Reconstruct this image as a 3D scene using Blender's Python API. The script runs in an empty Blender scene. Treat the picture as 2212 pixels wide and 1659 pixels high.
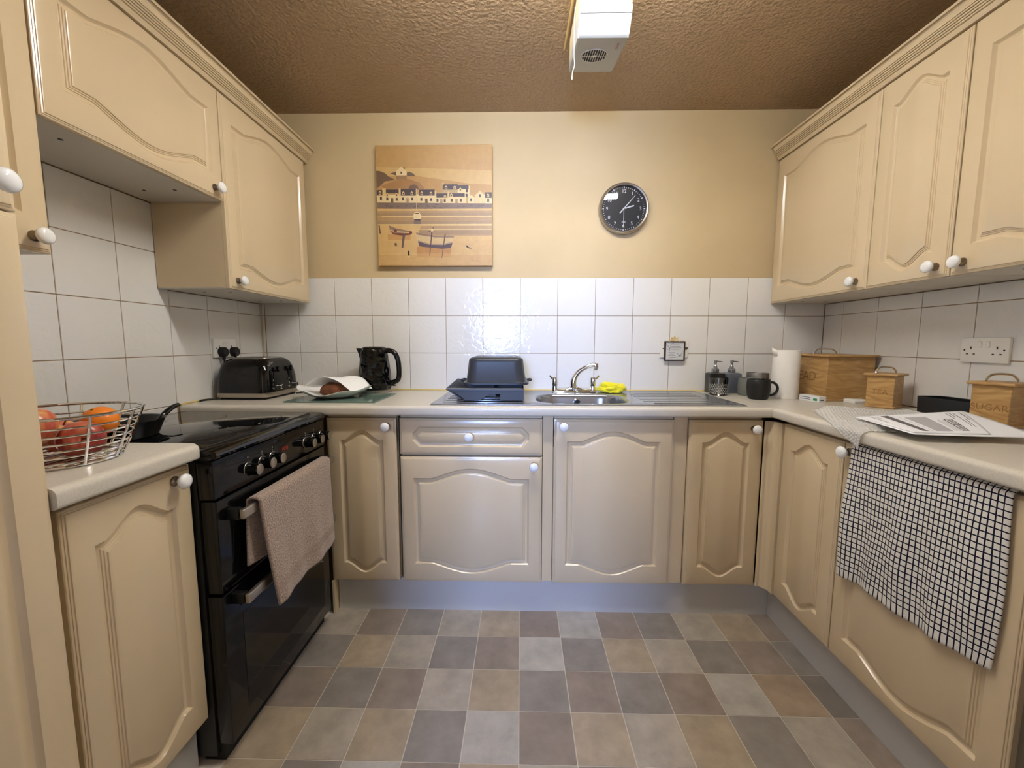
import bpy, bmesh, math, random
from mathutils import Vector, Matrix, noise
random.seed(7)
SC = bpy.context.scene
COL = SC.collection
PI = math.pi
# ------------------------------------------------------------------ camera
CAM_H = 1.18
cd = bpy.data.cameras.new('camera'); cam = bpy.data.objects.new('camera', cd); COL.objects.link(cam)
cd.sensor_fit = 'HORIZONTAL'; cd.sensor_width = 36.0; cd.lens = 878.384 / 2212 * 36.0
cd.clip_start = 0.02; cd.clip_end = 60
cam.matrix_world = Matrix(((0.999796, -0.004085, 0.019801, 0), (0.020111, 0.100312, -0.994753, 0),
                           (0.002077, 0.994948, 0.100373, CAM_H), (0, 0, 0, 1)))
SC.camera = cam
# ------------------------------------------------------------------ world, exposure
W = bpy.data.worlds.new('daylight'); SC.world = W; W.use_nodes = True
bg = W.node_tree.nodes['Background']; bg.inputs[0].default_value = (0.33, 0.50, 1.0, 1); bg.inputs[1].default_value = 50.0
SC.view_settings.view_transform = 'Standard'; SC.view_settings.look = 'None'
SC.view_settings.gamma = 1.0; SC.view_settings.use_curve_mapping = False
SC.view_settings.exposure = 1.50
LAMP_STRENGTH = 24.5
LAMP_COL = (1.0, 1.0, 0.98)
# a doorway behind the camera leads to a hall whose far end has a tall window
YF, YH = -0.45, -3.0
DOORWAY = (-0.43, 0.10, 0.0, 2.03); HWIN = (-0.75, -0.12, 1.15, 2.00)
ld = bpy.data.lights.new('sky_portal', 'AREA'); ld.shape = 'RECTANGLE'; ld.size = HWIN[1] - HWIN[0]; ld.size_y = HWIN[3] - HWIN[2]
ld.cycles.is_portal = True                      # guides the sampling of the sky through the hall window
lo = bpy.data.objects.new('sky_portal', ld); COL.objects.link(lo)
lo.location = ((HWIN[0] + HWIN[1]) / 2, YH - 0.05, (HWIN[2] + HWIN[3]) / 2); lo.rotation_euler = (PI / 2, 0, 0)
# ------------------------------------------------------------------ room measures
XL, XR, YB, ZC = -1.4076, 1.6055, 2.2057, 2.358     # faces of the tiling and ceiling
ZW = 0.922                                          # worktop
# ------------------------------------------------------------------ materials
def lin(c):
    return tuple(((v / 255) / 12.92 if v / 255 <= 0.04045 else ((v / 255 + 0.055) / 1.055) ** 2.4) for v in c)
def rgb(r, g, b): return lin((r, g, b)) + (1,)
MATS = {}
def mat(name, col, rough=0.5, metal=0.0, spec=0.5, bump=None, var=None, coat=0.0, trans=0.0, ior=1.45, emit=None, sheen=0.0, aniso=0.0, alpha=1.0):
    """col sRGB 0-255. bump=(scale,strength,dist[,kind]); var=(scale,amount)"""
    if name in MATS: return MATS[name]
    m = bpy.data.materials.new(name); m.use_nodes = True; nt = m.node_tree; n = nt.nodes; L = nt.links
    p = n['Principled BSDF']; c = rgb(*col)
    p.inputs['Base Color'].default_value = c
    p.inputs['Roughness'].default_value = rough; p.inputs['Metallic'].default_value = metal
    p.inputs['Specular IOR Level'].default_value = spec; p.inputs['IOR'].default_value = ior
    p.inputs['Coat Weight'].default_value = coat; p.inputs['Coat Roughness'].default_value = 0.05
    p.inputs['Transmission Weight'].default_value = trans
    p.inputs['Sheen Weight'].default_value = sheen
    p.inputs['Anisotropic'].default_value = aniso
    p.inputs['Alpha'].default_value = alpha
    if emit:
        p.inputs['Emission Color'].default_value = tuple(emit[0]) + (1,); p.inputs['Emission Strength'].default_value = emit[1]
    tc = None
    if bump or var:
        tc = n.new('ShaderNodeTexCoord')
    if var:
        nz = n.new('ShaderNodeTexNoise'); nz.inputs['Scale'].default_value = var[0]; nz.inputs['Detail'].default_value = 5
        L.new(tc.outputs['Object'], nz.inputs['Vector'])
        mr = n.new('ShaderNodeMapRange'); mr.inputs['From Min'].default_value = 0.3; mr.inputs['From Max'].default_value = 0.7
        mr.inputs['To Min'].default_value = 1 - var[1]; mr.inputs['To Max'].default_value = 1 + var[1]
        L.new(nz.outputs['Fac'], mr.inputs['Value'])
        mx = n.new('ShaderNodeMix'); mx.data_type = 'RGBA'; mx.blend_type = 'MULTIPLY'; mx.inputs['Factor'].default_value = 1
        mx.inputs['A'].default_value = c; L.new(mr.outputs['Result'], mx.inputs['B']); L.new(mx.outputs['Result'], p.inputs['Base Color'])
    if bump:
        kind = bump[3] if len(bump) > 3 else 'noise'
        if kind == 'voronoi':
            t = n.new('ShaderNodeTexVoronoi'); out = t.outputs['Distance']
        else:
            t = n.new('ShaderNodeTexNoise'); t.inputs['Detail'].default_value = 3; out = t.outputs['Fac']
        t.inputs['Scale'].default_value = bump[0]; L.new(tc.outputs['Object'], t.inputs['Vector'])
        b = n.new('ShaderNodeBump'); b.inputs['Strength'].default_value = bump[1]; b.inputs['Distance'].default_value = bump[2]
        L.new(out, b.inputs['Height']); L.new(b.outputs['Normal'], p.inputs['Normal'])
    MATS[name] = m
    return m
def thin_glass(name, col, rough=0.03, fac=0.12, bump=None):
    if name in MATS: return MATS[name]
    m = bpy.data.materials.new(name); m.use_nodes = True; nt = m.node_tree; n = nt.nodes; L = nt.links
    n.remove(n['Principled BSDF']); o = n['Material Output']
    tr = n.new('ShaderNodeBsdfTransparent'); tr.inputs[0].default_value = rgb(*col)
    gl = n.new('ShaderNodeBsdfGlossy'); gl.inputs['Roughness'].default_value = rough
    fr = n.new('ShaderNodeFresnel'); fr.inputs[0].default_value = 1.5
    ad = n.new('ShaderNodeMath'); ad.operation = 'ADD'; ad.inputs[1].default_value = fac; ad.use_clamp = True
    mx = n.new('ShaderNodeMixShader'); L.new(fr.outputs[0], ad.inputs[0]); L.new(ad.outputs[0], mx.inputs[0])
    L.new(tr.outputs[0], mx.inputs[1]); L.new(gl.outputs[0], mx.inputs[2]); L.new(mx.outputs[0], o.inputs[0])
    if bump:
        tc = n.new('ShaderNodeTexCoord'); v = n.new('ShaderNodeTexVoronoi'); v.inputs['Scale'].default_value = bump[0]
        L.new(tc.outputs['Object'], v.inputs['Vector'])
        b = n.new('ShaderNodeBump'); b.inputs['Strength'].default_value = bump[1]; b.inputs['Distance'].default_value = bump[2]
        L.new(v.outputs['Distance'], b.inputs['Height']); L.new(b.outputs[0], gl.inputs['Normal']); L.new(b.outputs[0], fr.inputs['Normal'])
    MATS[name] = m
    return m
M_cream = mat('cream_door', (211, 191, 157), 0.20, spec=0.6, var=(3, 0.03), bump=(90, 0.03, 0.002))
M_carc = mat('cream_carcass', (206, 186, 152), 0.4)
M_mel = mat('pale_melamine', (205, 198, 186), 0.45)
M_wall = mat('cream_wall_paint', (200, 178, 138), 0.75, var=(2.2, 0.06), bump=(25, 0.15, 0.004))
M_ceil = mat('stippled_ceiling', (170, 144, 112), 0.42, var=(1.5, 0.05), bump=(72, 0.6, 0.022))
def glazed():
    m = bpy.data.materials.new('white_glazed_tile'); m.use_nodes = True; nt = m.node_tree; n = nt.nodes; L = nt.links
    p = n['Principled BSDF']; p.inputs['Base Color'].default_value = rgb(228, 226, 221); p.inputs['Roughness'].default_value = 0.07
    g = n.new('ShaderNodeNewGeometry'); oi = n.new('ShaderNodeObjectInfo')
    sc = n.new('ShaderNodeVectorMath'); sc.operation = 'MULTIPLY_ADD'; sc.inputs[1].default_value = (1, 1, 1)
    L.new(g.outputs['Position'], sc.inputs[0]); cb = n.new('ShaderNodeCombineXYZ'); ml = n.new('ShaderNodeMath'); ml.operation = 'MULTIPLY'; ml.inputs[1].default_value = 40
    L.new(oi.outputs['Random'], ml.inputs[0])
    for k in range(3): L.new(ml.outputs[0], cb.inputs[k])
    L.new(cb.outputs[0], sc.inputs[2])
    a = n.new('ShaderNodeTexNoise'); a.inputs['Scale'].default_value = 34; a.inputs['Detail'].default_value = 2.0; a.inputs['Distortion'].default_value = 0.8; L.new(sc.outputs[0], a.inputs['Vector'])
    b = n.new('ShaderNodeBump'); b.inputs['Strength'].default_value = 0.55; b.inputs['Distance'].default_value = 0.0020
    L.new(a.outputs['Fac'], b.inputs['Height']); L.new(b.outputs[0], p.inputs['Normal'])
    return m
M_tile = glazed()
M_grout = mat('tan_grout', (150, 124, 92), 0.9)
M_seal = mat('yellow_sealant', (214, 190, 120), 0.5)
M_work = mat('beige_laminate', (205, 198, 184), 0.28, var=(260, 0.07))
M_plinth = mat('silver_grey_plinth', (196, 194, 190), 0.34, metal=0.15, spec=0.5, aniso=0.0)
M_steel = mat('stainless_steel', (160, 163, 168), 0.17, metal=0.78)
M_chrome = mat('chrome', (225, 225, 225), 0.06, metal=1.0)
M_nickel = mat('aged_nickel', (140, 128, 112), 0.3, metal=1.0)
M_china = mat('white_china', (238, 238, 236), 0.12, coat=0.3)
M_blackg = mat('gloss_black', (10, 10, 10), 0.10, spec=0.5)
M_blackm = mat('satin_black', (16, 16, 16), 0.38)
M_blackr = mat('matt_black', (22, 22, 22), 0.6)
M_hob = mat('black_ceramic_glass', (6, 6, 7), 0.03, spec=1.0)
M_ovenglass = mat('oven_glass', (12, 13, 13), 0.06, spec=0.5)
M_silver = mat('brushed_silver', (176, 168, 156), 0.32, metal=0.9)
M_white = mat('white_plastic', (236, 234, 228), 0.35)
M_wood = None
M_dark = mat('dark_grey_plastic', (52, 54, 60), 0.42, bump=(400, 0.05, 0.001))
M_tin = mat('dark_nonstick', (44, 46, 50), 0.38)
M_paperw = mat('white_paper', (236, 236, 238), 0.8)
M_ink = mat('grey_ink', (96, 94, 96), 0.8)
M_inkl = mat('pale_ink', (176, 174, 176), 0.8)
M_red = mat('red_ink', (150, 60, 50), 0.6)
M_blk_ink = mat('black_ink', (30, 28, 28), 0.7)
M_clockw = mat('clock_white', (225, 225, 225), 0.6)
M_led = mat('red_led', (30, 0, 0), 0.5, emit=((1.0, 0.05, 0.04), 0.10))

def wood_mat(name, c1, c2):
    m = bpy.data.materials.new(name); m.use_nodes = True; nt = m.node_tree; n = nt.nodes; L = nt.links
    p = n['Principled BSDF']; p.inputs['Roughness'].default_value = 0.42
    tc = n.new('ShaderNodeTexCoord'); mp = n.new('ShaderNodeMapping'); mp.inputs['Scale'].default_value = (3.0, 3.0, 16.0)
    L.new(tc.outputs['Object'], mp.inputs['Vector'])
    nz = n.new('ShaderNodeTexNoise'); nz.inputs['Scale'].default_value = 2.2; nz.inputs['Detail'].default_value = 6; nz.inputs['Distortion'].default_value = 2.2
    L.new(mp.outputs[0], nz.inputs['Vector'])
    cr = n.new('ShaderNodeValToRGB'); cr.color_ramp.elements[0].position = 0.35; cr.color_ramp.elements[1].position = 0.65
    cr.color_ramp.elements[0].color = rgb(*c1); cr.color_ramp.elements[1].color = rgb(*c2)
    L.new(nz.outputs['Fac'], cr.inputs[0]); L.new(cr.outputs[0], p.inputs['Base Color'])
    return m
M_wood = wood_mat('honey_pine', (164, 124, 72), (196, 158, 102))
M_wood2 = wood_mat('pale_pine', (190, 148, 92), (216, 178, 122))

def floor_tile_mat():
    m = bpy.data.materials.new('vinyl_stone_tile'); m.use_nodes = True; nt = m.node_tree; n = nt.nodes; L = nt.links
    p = n['Principled BSDF']; p.inputs['Roughness'].default_value = 0.42
    oi = n.new('ShaderNodeObjectInfo'); tc = n.new('ShaderNodeTexCoord')
    ad = n.new('ShaderNodeVectorMath'); ad.operation = 'ADD'; L.new(tc.outputs['Object'], ad.inputs[0])
    sc = n.new('ShaderNodeVectorMath'); sc.operation = 'SCALE'; sc.inputs['Scale'].default_value = 7.3; L.new(oi.outputs['Location'], sc.inputs[0]); L.new(sc.outputs[0], ad.inputs[1])
    a = n.new('ShaderNodeTexNoise'); a.inputs['Scale'].default_value = 11; a.inputs['Detail'].default_value = 8; a.inputs['Roughness'].default_value = 0.65
    L.new(ad.outputs[0], a.inputs['Vector'])
    mr = n.new('ShaderNodeMapRange'); mr.inputs['From Min'].default_value = 0.3; mr.inputs['From Max'].default_value = 0.72; mr.inputs['To Min'].default_value = 0.8; mr.inputs['To Max'].default_value = 1.22
    L.new(a.outputs['Fac'], mr.inputs['Value'])
    mx = n.new('ShaderNodeMix'); mx.data_type = 'RGBA'; mx.blend_type = 'MULTIPLY'; mx.inputs['Factor'].default_value = 1
    L.new(oi.outputs['Color'], mx.inputs['A']); L.new(mr.outputs[0], mx.inputs['B']); L.new(mx.outputs['Result'], p.inputs['Base Color'])
    b = n.new('ShaderNodeBump'); b.inputs['Strength'].default_value = 0.12; b.inputs['Distance'].default_value = 0.002
    L.new(a.outputs['Fac'], b.inputs['Height']); L.new(b.outputs[0], p.inputs['Normal'])
    return m
M_ftile = floor_tile_mat()
M_fgrout = mat('pale_floor_joint', (200, 190, 174), 0.7, var=(20, 0.08))

# ------------------------------------------------------------------ mesh helpers
def BM(): return bmesh.new()
def V(*a): return Vector(a)
def loft(bm, rings, mi=0, closed=True, cap0=False, cap1=False, T=None):
    vs = []
    for r in rings:
        vs.append([bm.verts.new(T @ Vector(q) if T is not None else Vector(q)) for q in r])
    n = len(vs[0]); fs = []
    for a, b in zip(vs, vs[1:]):
        for i in range(n if closed else n - 1):
            j = (i + 1) % n
            try: fs.append(bm.faces.new((a[i], a[j], b[j], b[i])))
            except ValueError: pass
    if cap0: fs.append(bm.faces.new(list(reversed(vs[0]))))
    if cap1: fs.append(bm.faces.new(vs[-1]))
    for f in fs: f.material_index = mi
    return vs
def box(bm, lo, hi, mi=0, bev=0.0, seg=2, T=None):
    before = set(bm.faces) if bev else None
    x0, y0, z0 = lo; x1, y1, z1 = hi
    vs = [bm.verts.new(T @ Vector(q) if T is not None else Vector(q)) for q in
          ((x0, y0, z0), (x1, y0, z0), (x1, y1, z0), (x0, y1, z0), (x0, y0, z1), (x1, y0, z1), (x1, y1, z1), (x0, y1, z1))]
    fs = [bm.faces.new([vs[i] for i in q]) for q in ((3, 2, 1, 0), (4, 5, 6, 7), (0, 1, 5, 4), (1, 2, 6, 5), (2, 3, 7, 6), (3, 0, 4, 7))]
    for f in fs: f.material_index = mi
    if bev:
        es = list({e for f in fs for e in f.edges})
        bmesh.ops.bevel(bm, geom=es, offset=bev, segments=seg, affect='EDGES', profile=0.5)
        for f in bm.faces:
            if f not in before: f.material_index = mi
def circ(r, z, n, cx=0, cy=0): return [(cx + r * math.cos(2 * PI * i / n), cy + r * math.sin(2 * PI * i / n), z) for i in range(n)]
def lathe(bm, prof, n=28, mi=0, T=None, cap0=True, cap1=True):
    loft(bm, [circ(max(r, 1e-4), z, n) for r, z in prof], mi, True, cap0, cap1, T)
def tube(bm, pts, r, n=8, mi=0, closed=False, T=None, caps=True):
    pts = [Vector(q) for q in pts]; m = len(pts); rings = []
    rr = r if isinstance(r, (list, tuple)) else [r] * m
    up = None
    for i in range(m):
        a = pts[(i - 1) % m] if (closed or i > 0) else pts[i]
        b = pts[(i + 1) % m] if (closed or i < m - 1) else pts[i]
        d = (b - a).normalized()
        if up is None:
            up = Vector((0, 0, 1)) if abs(d.z) < 0.9 else Vector((1, 0, 0))
        s = d.cross(up)
        if s.length < 1e-6: s = d.orthogonal()
        s.normalize(); u = s.cross(d).normalized(); up = u
        rings.append([pts[i] + s * (rr[i] * math.cos(2 * PI * k / n)) + u * (rr[i] * math.sin(2 * PI * k / n)) for k in range(n)])
    if closed: rings.append(rings[0])
    loft(bm, rings, mi, True, caps and not closed, caps and not closed, T)
def rrect(hx, hy, r, n, z=0.0, cx=0, cy=0):
    """4*n points; index k*n is the middle of corner k (corners: ++, -+, --, +-)"""
    r = min(r, hx, hy); cs = ((1, 1), (-1, 1), (-1, -1), (1, -1)); poly = []
    for k, (sx, sy) in enumerate(cs):
        c = Vector((sx * (hx - r), sy * (hy - r)))
        a0 = k * PI / 2
        poly.append([c + Vector((math.cos(a0 + t * PI / 2 / 8), math.sin(a0 + t * PI / 2 / 8))) * r for t in range(9)])
    out = []
    for k in range(4):
        seg = poly[k][4:] + poly[(k + 1) % 4][:5]
        ln = [0.0]
        for a, b in zip(seg, seg[1:]): ln.append(ln[-1] + (b - a).length)
        tot = ln[-1] or 1e-9; j = 0
        for i in range(n):
            t = tot * i / n
            while j < len(ln) - 2 and ln[j + 1] < t: j += 1
            dl = ln[j + 1] - ln[j]
            q = seg[j] + (seg[j + 1] - seg[j]) * ((t - ln[j]) / dl if dl > 1e-9 else 0)
            out.append((cx + q.x, cy + q.y, z))
    return out
def rectring(x0, x1, y0, y1, n, z):
    c = ((x1, y1), (x0, y1), (x0, y0), (x1, y0)); out = []
    for k in range(4):
        a, b = c[k], c[(k + 1) % 4]
        for i in range(n): out.append((a[0] + (b[0] - a[0]) * i / n, a[1] + (b[1] - a[1]) * i / n, z))
    return out
def poly(bm, pts, mi=0, T=None):
    f = bm.faces.new([bm.verts.new(T @ Vector(q) if T is not None else Vector(q)) for q in pts]); f.material_index = mi
    return f
def prism(bm, pts2, y0, y1, mi=0, T=None, axis='y'):
    """extrude a polygon given as (a,b) pairs; axis y: (x,z) pairs, axis x: (y,z), axis z: (x,y)"""
    mk = {'y': lambda a, b, t: (a, t, b), 'x': lambda a, b, t: (t, a, b), 'z': lambda a, b, t: (a, b, t)}[axis]
    loft(bm, [[mk(a, b, y0) for a, b in pts2], [mk(a, b, y1) for a, b in pts2]], mi, True, True, True, T)
TEXTC = {}
def text(bm, s, size, T, mi=0, bold=False):
    cu = bpy.data.curves.new('t', 'FONT'); cu.body = s; cu.size = size; cu.align_x = 'CENTER'; cu.align_y = 'CENTER'; cu.resolution_u = 3
    if bold: cu.offset = size * 0.02
    ob = bpy.data.objects.new('t', cu); me = bpy.data.meshes.new_from_object(ob)
    b2 = bmesh.new(); b2.from_mesh(me); idx = {}
    for v in b2.verts: idx[v] = bm.verts.new(T @ v.co)
    for f in b2.faces:
        try: nf = bm.faces.new([idx[v] for v in f.verts]); nf.material_index = mi
        except ValueError: pass
    b2.free(); bpy.data.objects.remove(ob); bpy.data.curves.remove(cu); bpy.data.meshes.remove(me)
def mesh_of(name, bm, mats, angle=40, smooth=True, recalc=True):
    if recalc: bmesh.ops.recalc_face_normals(bm, faces=bm.faces[:])
    me = bpy.data.meshes.new(name); bm.to_mesh(me); bm.free()
    for m in (mats if isinstance(mats, (list, tuple)) else [mats]): me.materials.append(m)
    if smooth:
        for p in me.polygons: p.use_smooth = True
        me.set_sharp_from_angle(angle=math.radians(angle))
    return me
def obj(name, me_or_bm, mats=None, parent=None, loc=(0, 0, 0), rot=None, **kw):
    me = me_or_bm if isinstance(me_or_bm, bpy.types.Mesh) else mesh_of(name, me_or_bm, mats, **kw)
    o = bpy.data.objects.new(name, me); COL.objects.link(o); o.location = loc
    if rot is not None: o.rotation_euler = rot
    if parent is not None: o.parent = parent
    return o
def tag(o, label, cat, group=None):
    o['label'] = label; o['category'] = cat
    if group: o['group'] = group
    return o
def thing(name, label, cat, loc=(0, 0, 0), rz=0.0, group=None):
    o = bpy.data.objects.new(name, None); COL.objects.link(o); o.empty_display_size = 0.05
    o.location = loc; o.rotation_euler = (0, 0, rz)
    return tag(o, label, cat, group)
def struct(o):
    o['kind'] = 'structure'; return o
def TR(x=0, y=0, z=0): return Matrix.Translation((x, y, z))
def RX(a): return Matrix.Rotation(a, 4, 'X')
def RY(a): return Matrix.Rotation(a, 4, 'Y')
def RZ(a): return Matrix.Rotation(a, 4, 'Z')
def smooth(t): t = max(0.0, min(1.0, t)); return t * t * (3 - 2 * t)
def catmull(pts, k=6):
    P = [Vector(q) for q in pts]; out = []
    for i in range(len(P) - 1):
        a = P[max(i - 1, 0)]; b = P[i]; c = P[i + 1]; d = P[min(i + 2, len(P) - 1)]
        for j in range(k):
            t = j / k
            out.append(0.5 * ((2 * b) + (c - a) * t + (2 * a - 5 * b + 4 * c - d) * t * t + (3 * b - a - 3 * c + d) * t ** 3))
    out.append(P[-1]); return out

# ================================================================== SETTING
# floor: pale joint bed with the printed stone tiles laid as thin pieces
bm = BM(); box(bm, (XL - 0.1, YH - 0.1, -0.05), (XR + 0.1, YB + 0.1, -0.0012)); floor = struct(obj('floor', bm, M_fgrout))
Q = 0.16611; FX0 = 0.00056; FY0 = 1.52949
PAL = {'l': (166, 156, 142), 'L': (172, 166, 156), 'b': (142, 128, 116), 'g': (138, 130, 122), 'd': (126, 117, 108), 't': (164, 148, 126), 'o': (160, 140, 118), 'k': (124, 108, 96)}
ROWS = ['lbgltbLbgltb', 'gtlgbLgtlgbg', 'bgbltgbgbLod', 'tltgLbtltglb', 'tgLbtlgtbgtl']
bm = BM(); g = 0.0016
box(bm, (g, g, 0), (Q - g, Q - g, 0.0012), bev=0)
ft_me = mesh_of('tile', bm, M_ftile, smooth=False)
# pieces cut along the kickboards get a mesh of their own width
for r in range(-1, 12):
    for c in range(-5, 7):
        ch = ROWS[r + 1][c + 5] if r + 1 < 5 else random.choice('lbgtLdto')
        x0 = FX0 + c * Q; y1 = FY0 - r * Q
        if r == -1: y1 = FY0 + Q
        o = bpy.data.objects.new('tile', ft_me); COL.objects.link(o); o.parent = floor
        o.location = (x0, y1 - Q, -0.0012)
        col = PAL[ch]; k = 1 + random.uniform(-0.05, 0.05)
        lc = lin(col); o.color = (lc[0] * k, lc[1] * k, lc[2] * k, 1)

# walls: rendered wall behind, tan grout bed, glazed tiles as single pieces
PZ = [0.7243, 0.9243, 1.1243, 1.3243, 1.5243]
def wall_box(name, lo, hi, m=M_wall):
    bm = BM(); box(bm, lo, hi); return struct(obj(name, bm, m))
TT = 0.006
wb = wall_box('wall_back', (XL - 0.12, YB + TT, -0.05), (XR + 0.12, YB + 0.12, ZC + 0.05))
wl = wall_box('wall_left', (XL - 0.12, YF - 0.12, -0.05), (XL - TT, YB + TT, ZC + 0.05))
wr = wall_box('wall_right', (XR + TT, YF - 0.12, -0.05), (XR + 0.12, YB + TT, ZC + 0.05))
bm = BM(); box(bm, (XL - 0.12, YH - 0.12, ZC), (XR + 0.12, YB + 0.12, ZC + 0.1)); ceil = struct(obj('ceiling', bm, M_ceil))
# wall behind the camera with a doorway, the hall beyond it and its window
def pierced(name, x0, x1, z0, z1, y0, y1, hole, m):
    bm = BM(); xs = sorted({x0, x1, hole[0], hole[1]}); zs = sorted({z0, z1, hole[2], hole[3]})
    for i in range(len(xs) - 1):
        for j in range(len(zs) - 1):
            cx, cz = (xs[i] + xs[i + 1]) / 2, (zs[j] + zs[j + 1]) / 2
            if hole[0] < cx < hole[1] and hole[2] < cz < hole[3]: continue
            box(bm, (xs[i], y0, zs[j]), (xs[i + 1], y1, zs[j + 1]))
    return struct(obj(name, bm, m))
M_hall = mat('hall_paint', (226, 216, 198), 0.8)
pierced('wall_front', XL - TT, XR + TT, -0.05, ZC, YF - 0.1, YF, DOORWAY, M_wall)
pierced('wall_hall_end', -1.25, 0.95, -0.05, ZC, YH - 0.1, YH, HWIN, M_hall)
for nm, xa, xb in (('wall_hall_left', -1.25, -1.15), ('wall_hall_right', 0.85, 0.95)):
    bm = BM(); box(bm, (xa, YH, -0.05), (xb, YF - 0.1, ZC)); struct(obj(nm, bm, M_hall))
bm = BM(); t = 0.035; a, b, c, d = HWIN
for lo_, hi_ in (((a, c), (b, c + t)), ((a, d - t), (b, d)), ((a, c + t), (a + t, d - t)), ((b - t, c + t), (b, d - t))):
    box(bm, (lo_[0], YH - 0.09, lo_[1]), (hi_[0], YH + 0.01, hi_[1]))
struct(obj('window_1', bm, M_white))
bm = BM(); t = 0.05; a, b, c, d = DOORWAY
for lo_, hi_ in (((a - t, 0), (a, d + t)), ((b, 0), (b + t, d + t)), ((a, d), (b, d + t))): box(bm, (lo_[0], YF, lo_[1]), (hi_[0], YF + 0.015, hi_[1]))
struct(obj('trim_1', bm, M_white))

def tile_pieces(parent, frame, us, zs, hide=None):
    """frame(u,z,d) -> world; d = proud of the wall face"""
    for j in range(len(zs) - 1):
        for i in range(len(us) - 1):
            u0, u1, z0, z1 = us[i], us[i + 1], zs[j], zs[j + 1]
            if hide and hide(u0, u1, z0, z1): continue
            w, h = u1 - u0, z1 - z0
            key = (frame.__name__, round(w, 4), round(h, 4))
            if key not in tile_cache:
                bm = BM(); g = 0.0012; b = 0.0016
                def ring(ins, d): return [frame(-w / 2 + g + ins, -h / 2 + g + ins, d), frame(w / 2 - g - ins, -h / 2 + g + ins, d), frame(w / 2 - g - ins, h / 2 - g - ins, d), frame(-w / 2 + g + ins, h / 2 - g - ins, d)]
                loft(bm, [ring(0, 0), ring(0, TT - 0.0012), ring(b * 0.4, TT - 0.0004), ring(b, TT)], cap0=True, cap1=True)
                tile_cache[key] = mesh_of('tile', bm, M_tile, smooth=False)
            o = bpy.data.objects.new('tile', tile_cache[key]); COL.objects.link(o); o.parent = parent
            o.location = frame.place((u0 + u1) / 2, (z0 + z1) / 2)
tile_cache = {}
def fb(u, z, d): return (u, -d, z)
fb.place = lambda u, z: (u, YB + TT, z)
def fl(u, z, d): return (d, u, z)
fl.place = lambda u, z: (XL - TT, u, z)
def fr_(u, z, d): return (-d, u, z)
fr_.place = lambda u, z: (XR + TT, u, z)
def grout(parent, lo, hi):
    bm = BM(); box(bm, lo, hi); obj('grout', bm, M_grout, parent)
bx = [-1.3865] + [-1.2006 + 0.2 * i for i in range(14)] + [1.6052]
tile_pieces(wb, fb, [-1.4036, -1.3885], PZ[1:]); tile_pieces(wb, fb, bx, PZ[1:])
grout(wb, (XL - TT, YB + 0.0022, 0.90), (XR + TT, YB + TT, 1.5243))
ly = [0.4265 + 0.2 * i for i in range(9)] + [2.2052]
tile_pieces(wl, fl, ly, PZ[1:4]); tile_pieces(wl, fl, [v for v in ly if v > 0.6][:6], [1.3243, 1.5243, 1.7065])
tile_pieces(wl, fl, [1.0265, 1.2265, 1.4265, 1.6265], PZ[:2]); tile_pieces(wl, fl, [1.6265, 1.8265, 2.0265, 2.2052], [1.3243, 1.3868])
grout(wl, (XL - TT, 0.4, 0.70), (XL - 0.0022, YB + TT, 1.708))
ry = [0.2827 + 0.2 * i for i in range(10)] + [2.2052]
tile_pieces(wr, fr_, ry, [0.9243, 1.1243, 1.3243, 1.386])
grout(wr, (XR + 0.0022, 0.28, 0.90), (XR + TT, YB + TT, 1.387))
# yellowed corner bead up the left back corner and cut edge above the tiling
bm = BM(); tube(bm, [(XL + 0.003, YB - 0.003, 0.925), (XL + 0.003, YB - 0.003, 1.5243)], 0.004, 6); obj('corner_bead', bm, mat('cream_caulk', (196, 182, 156), 0.6), wb)

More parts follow.
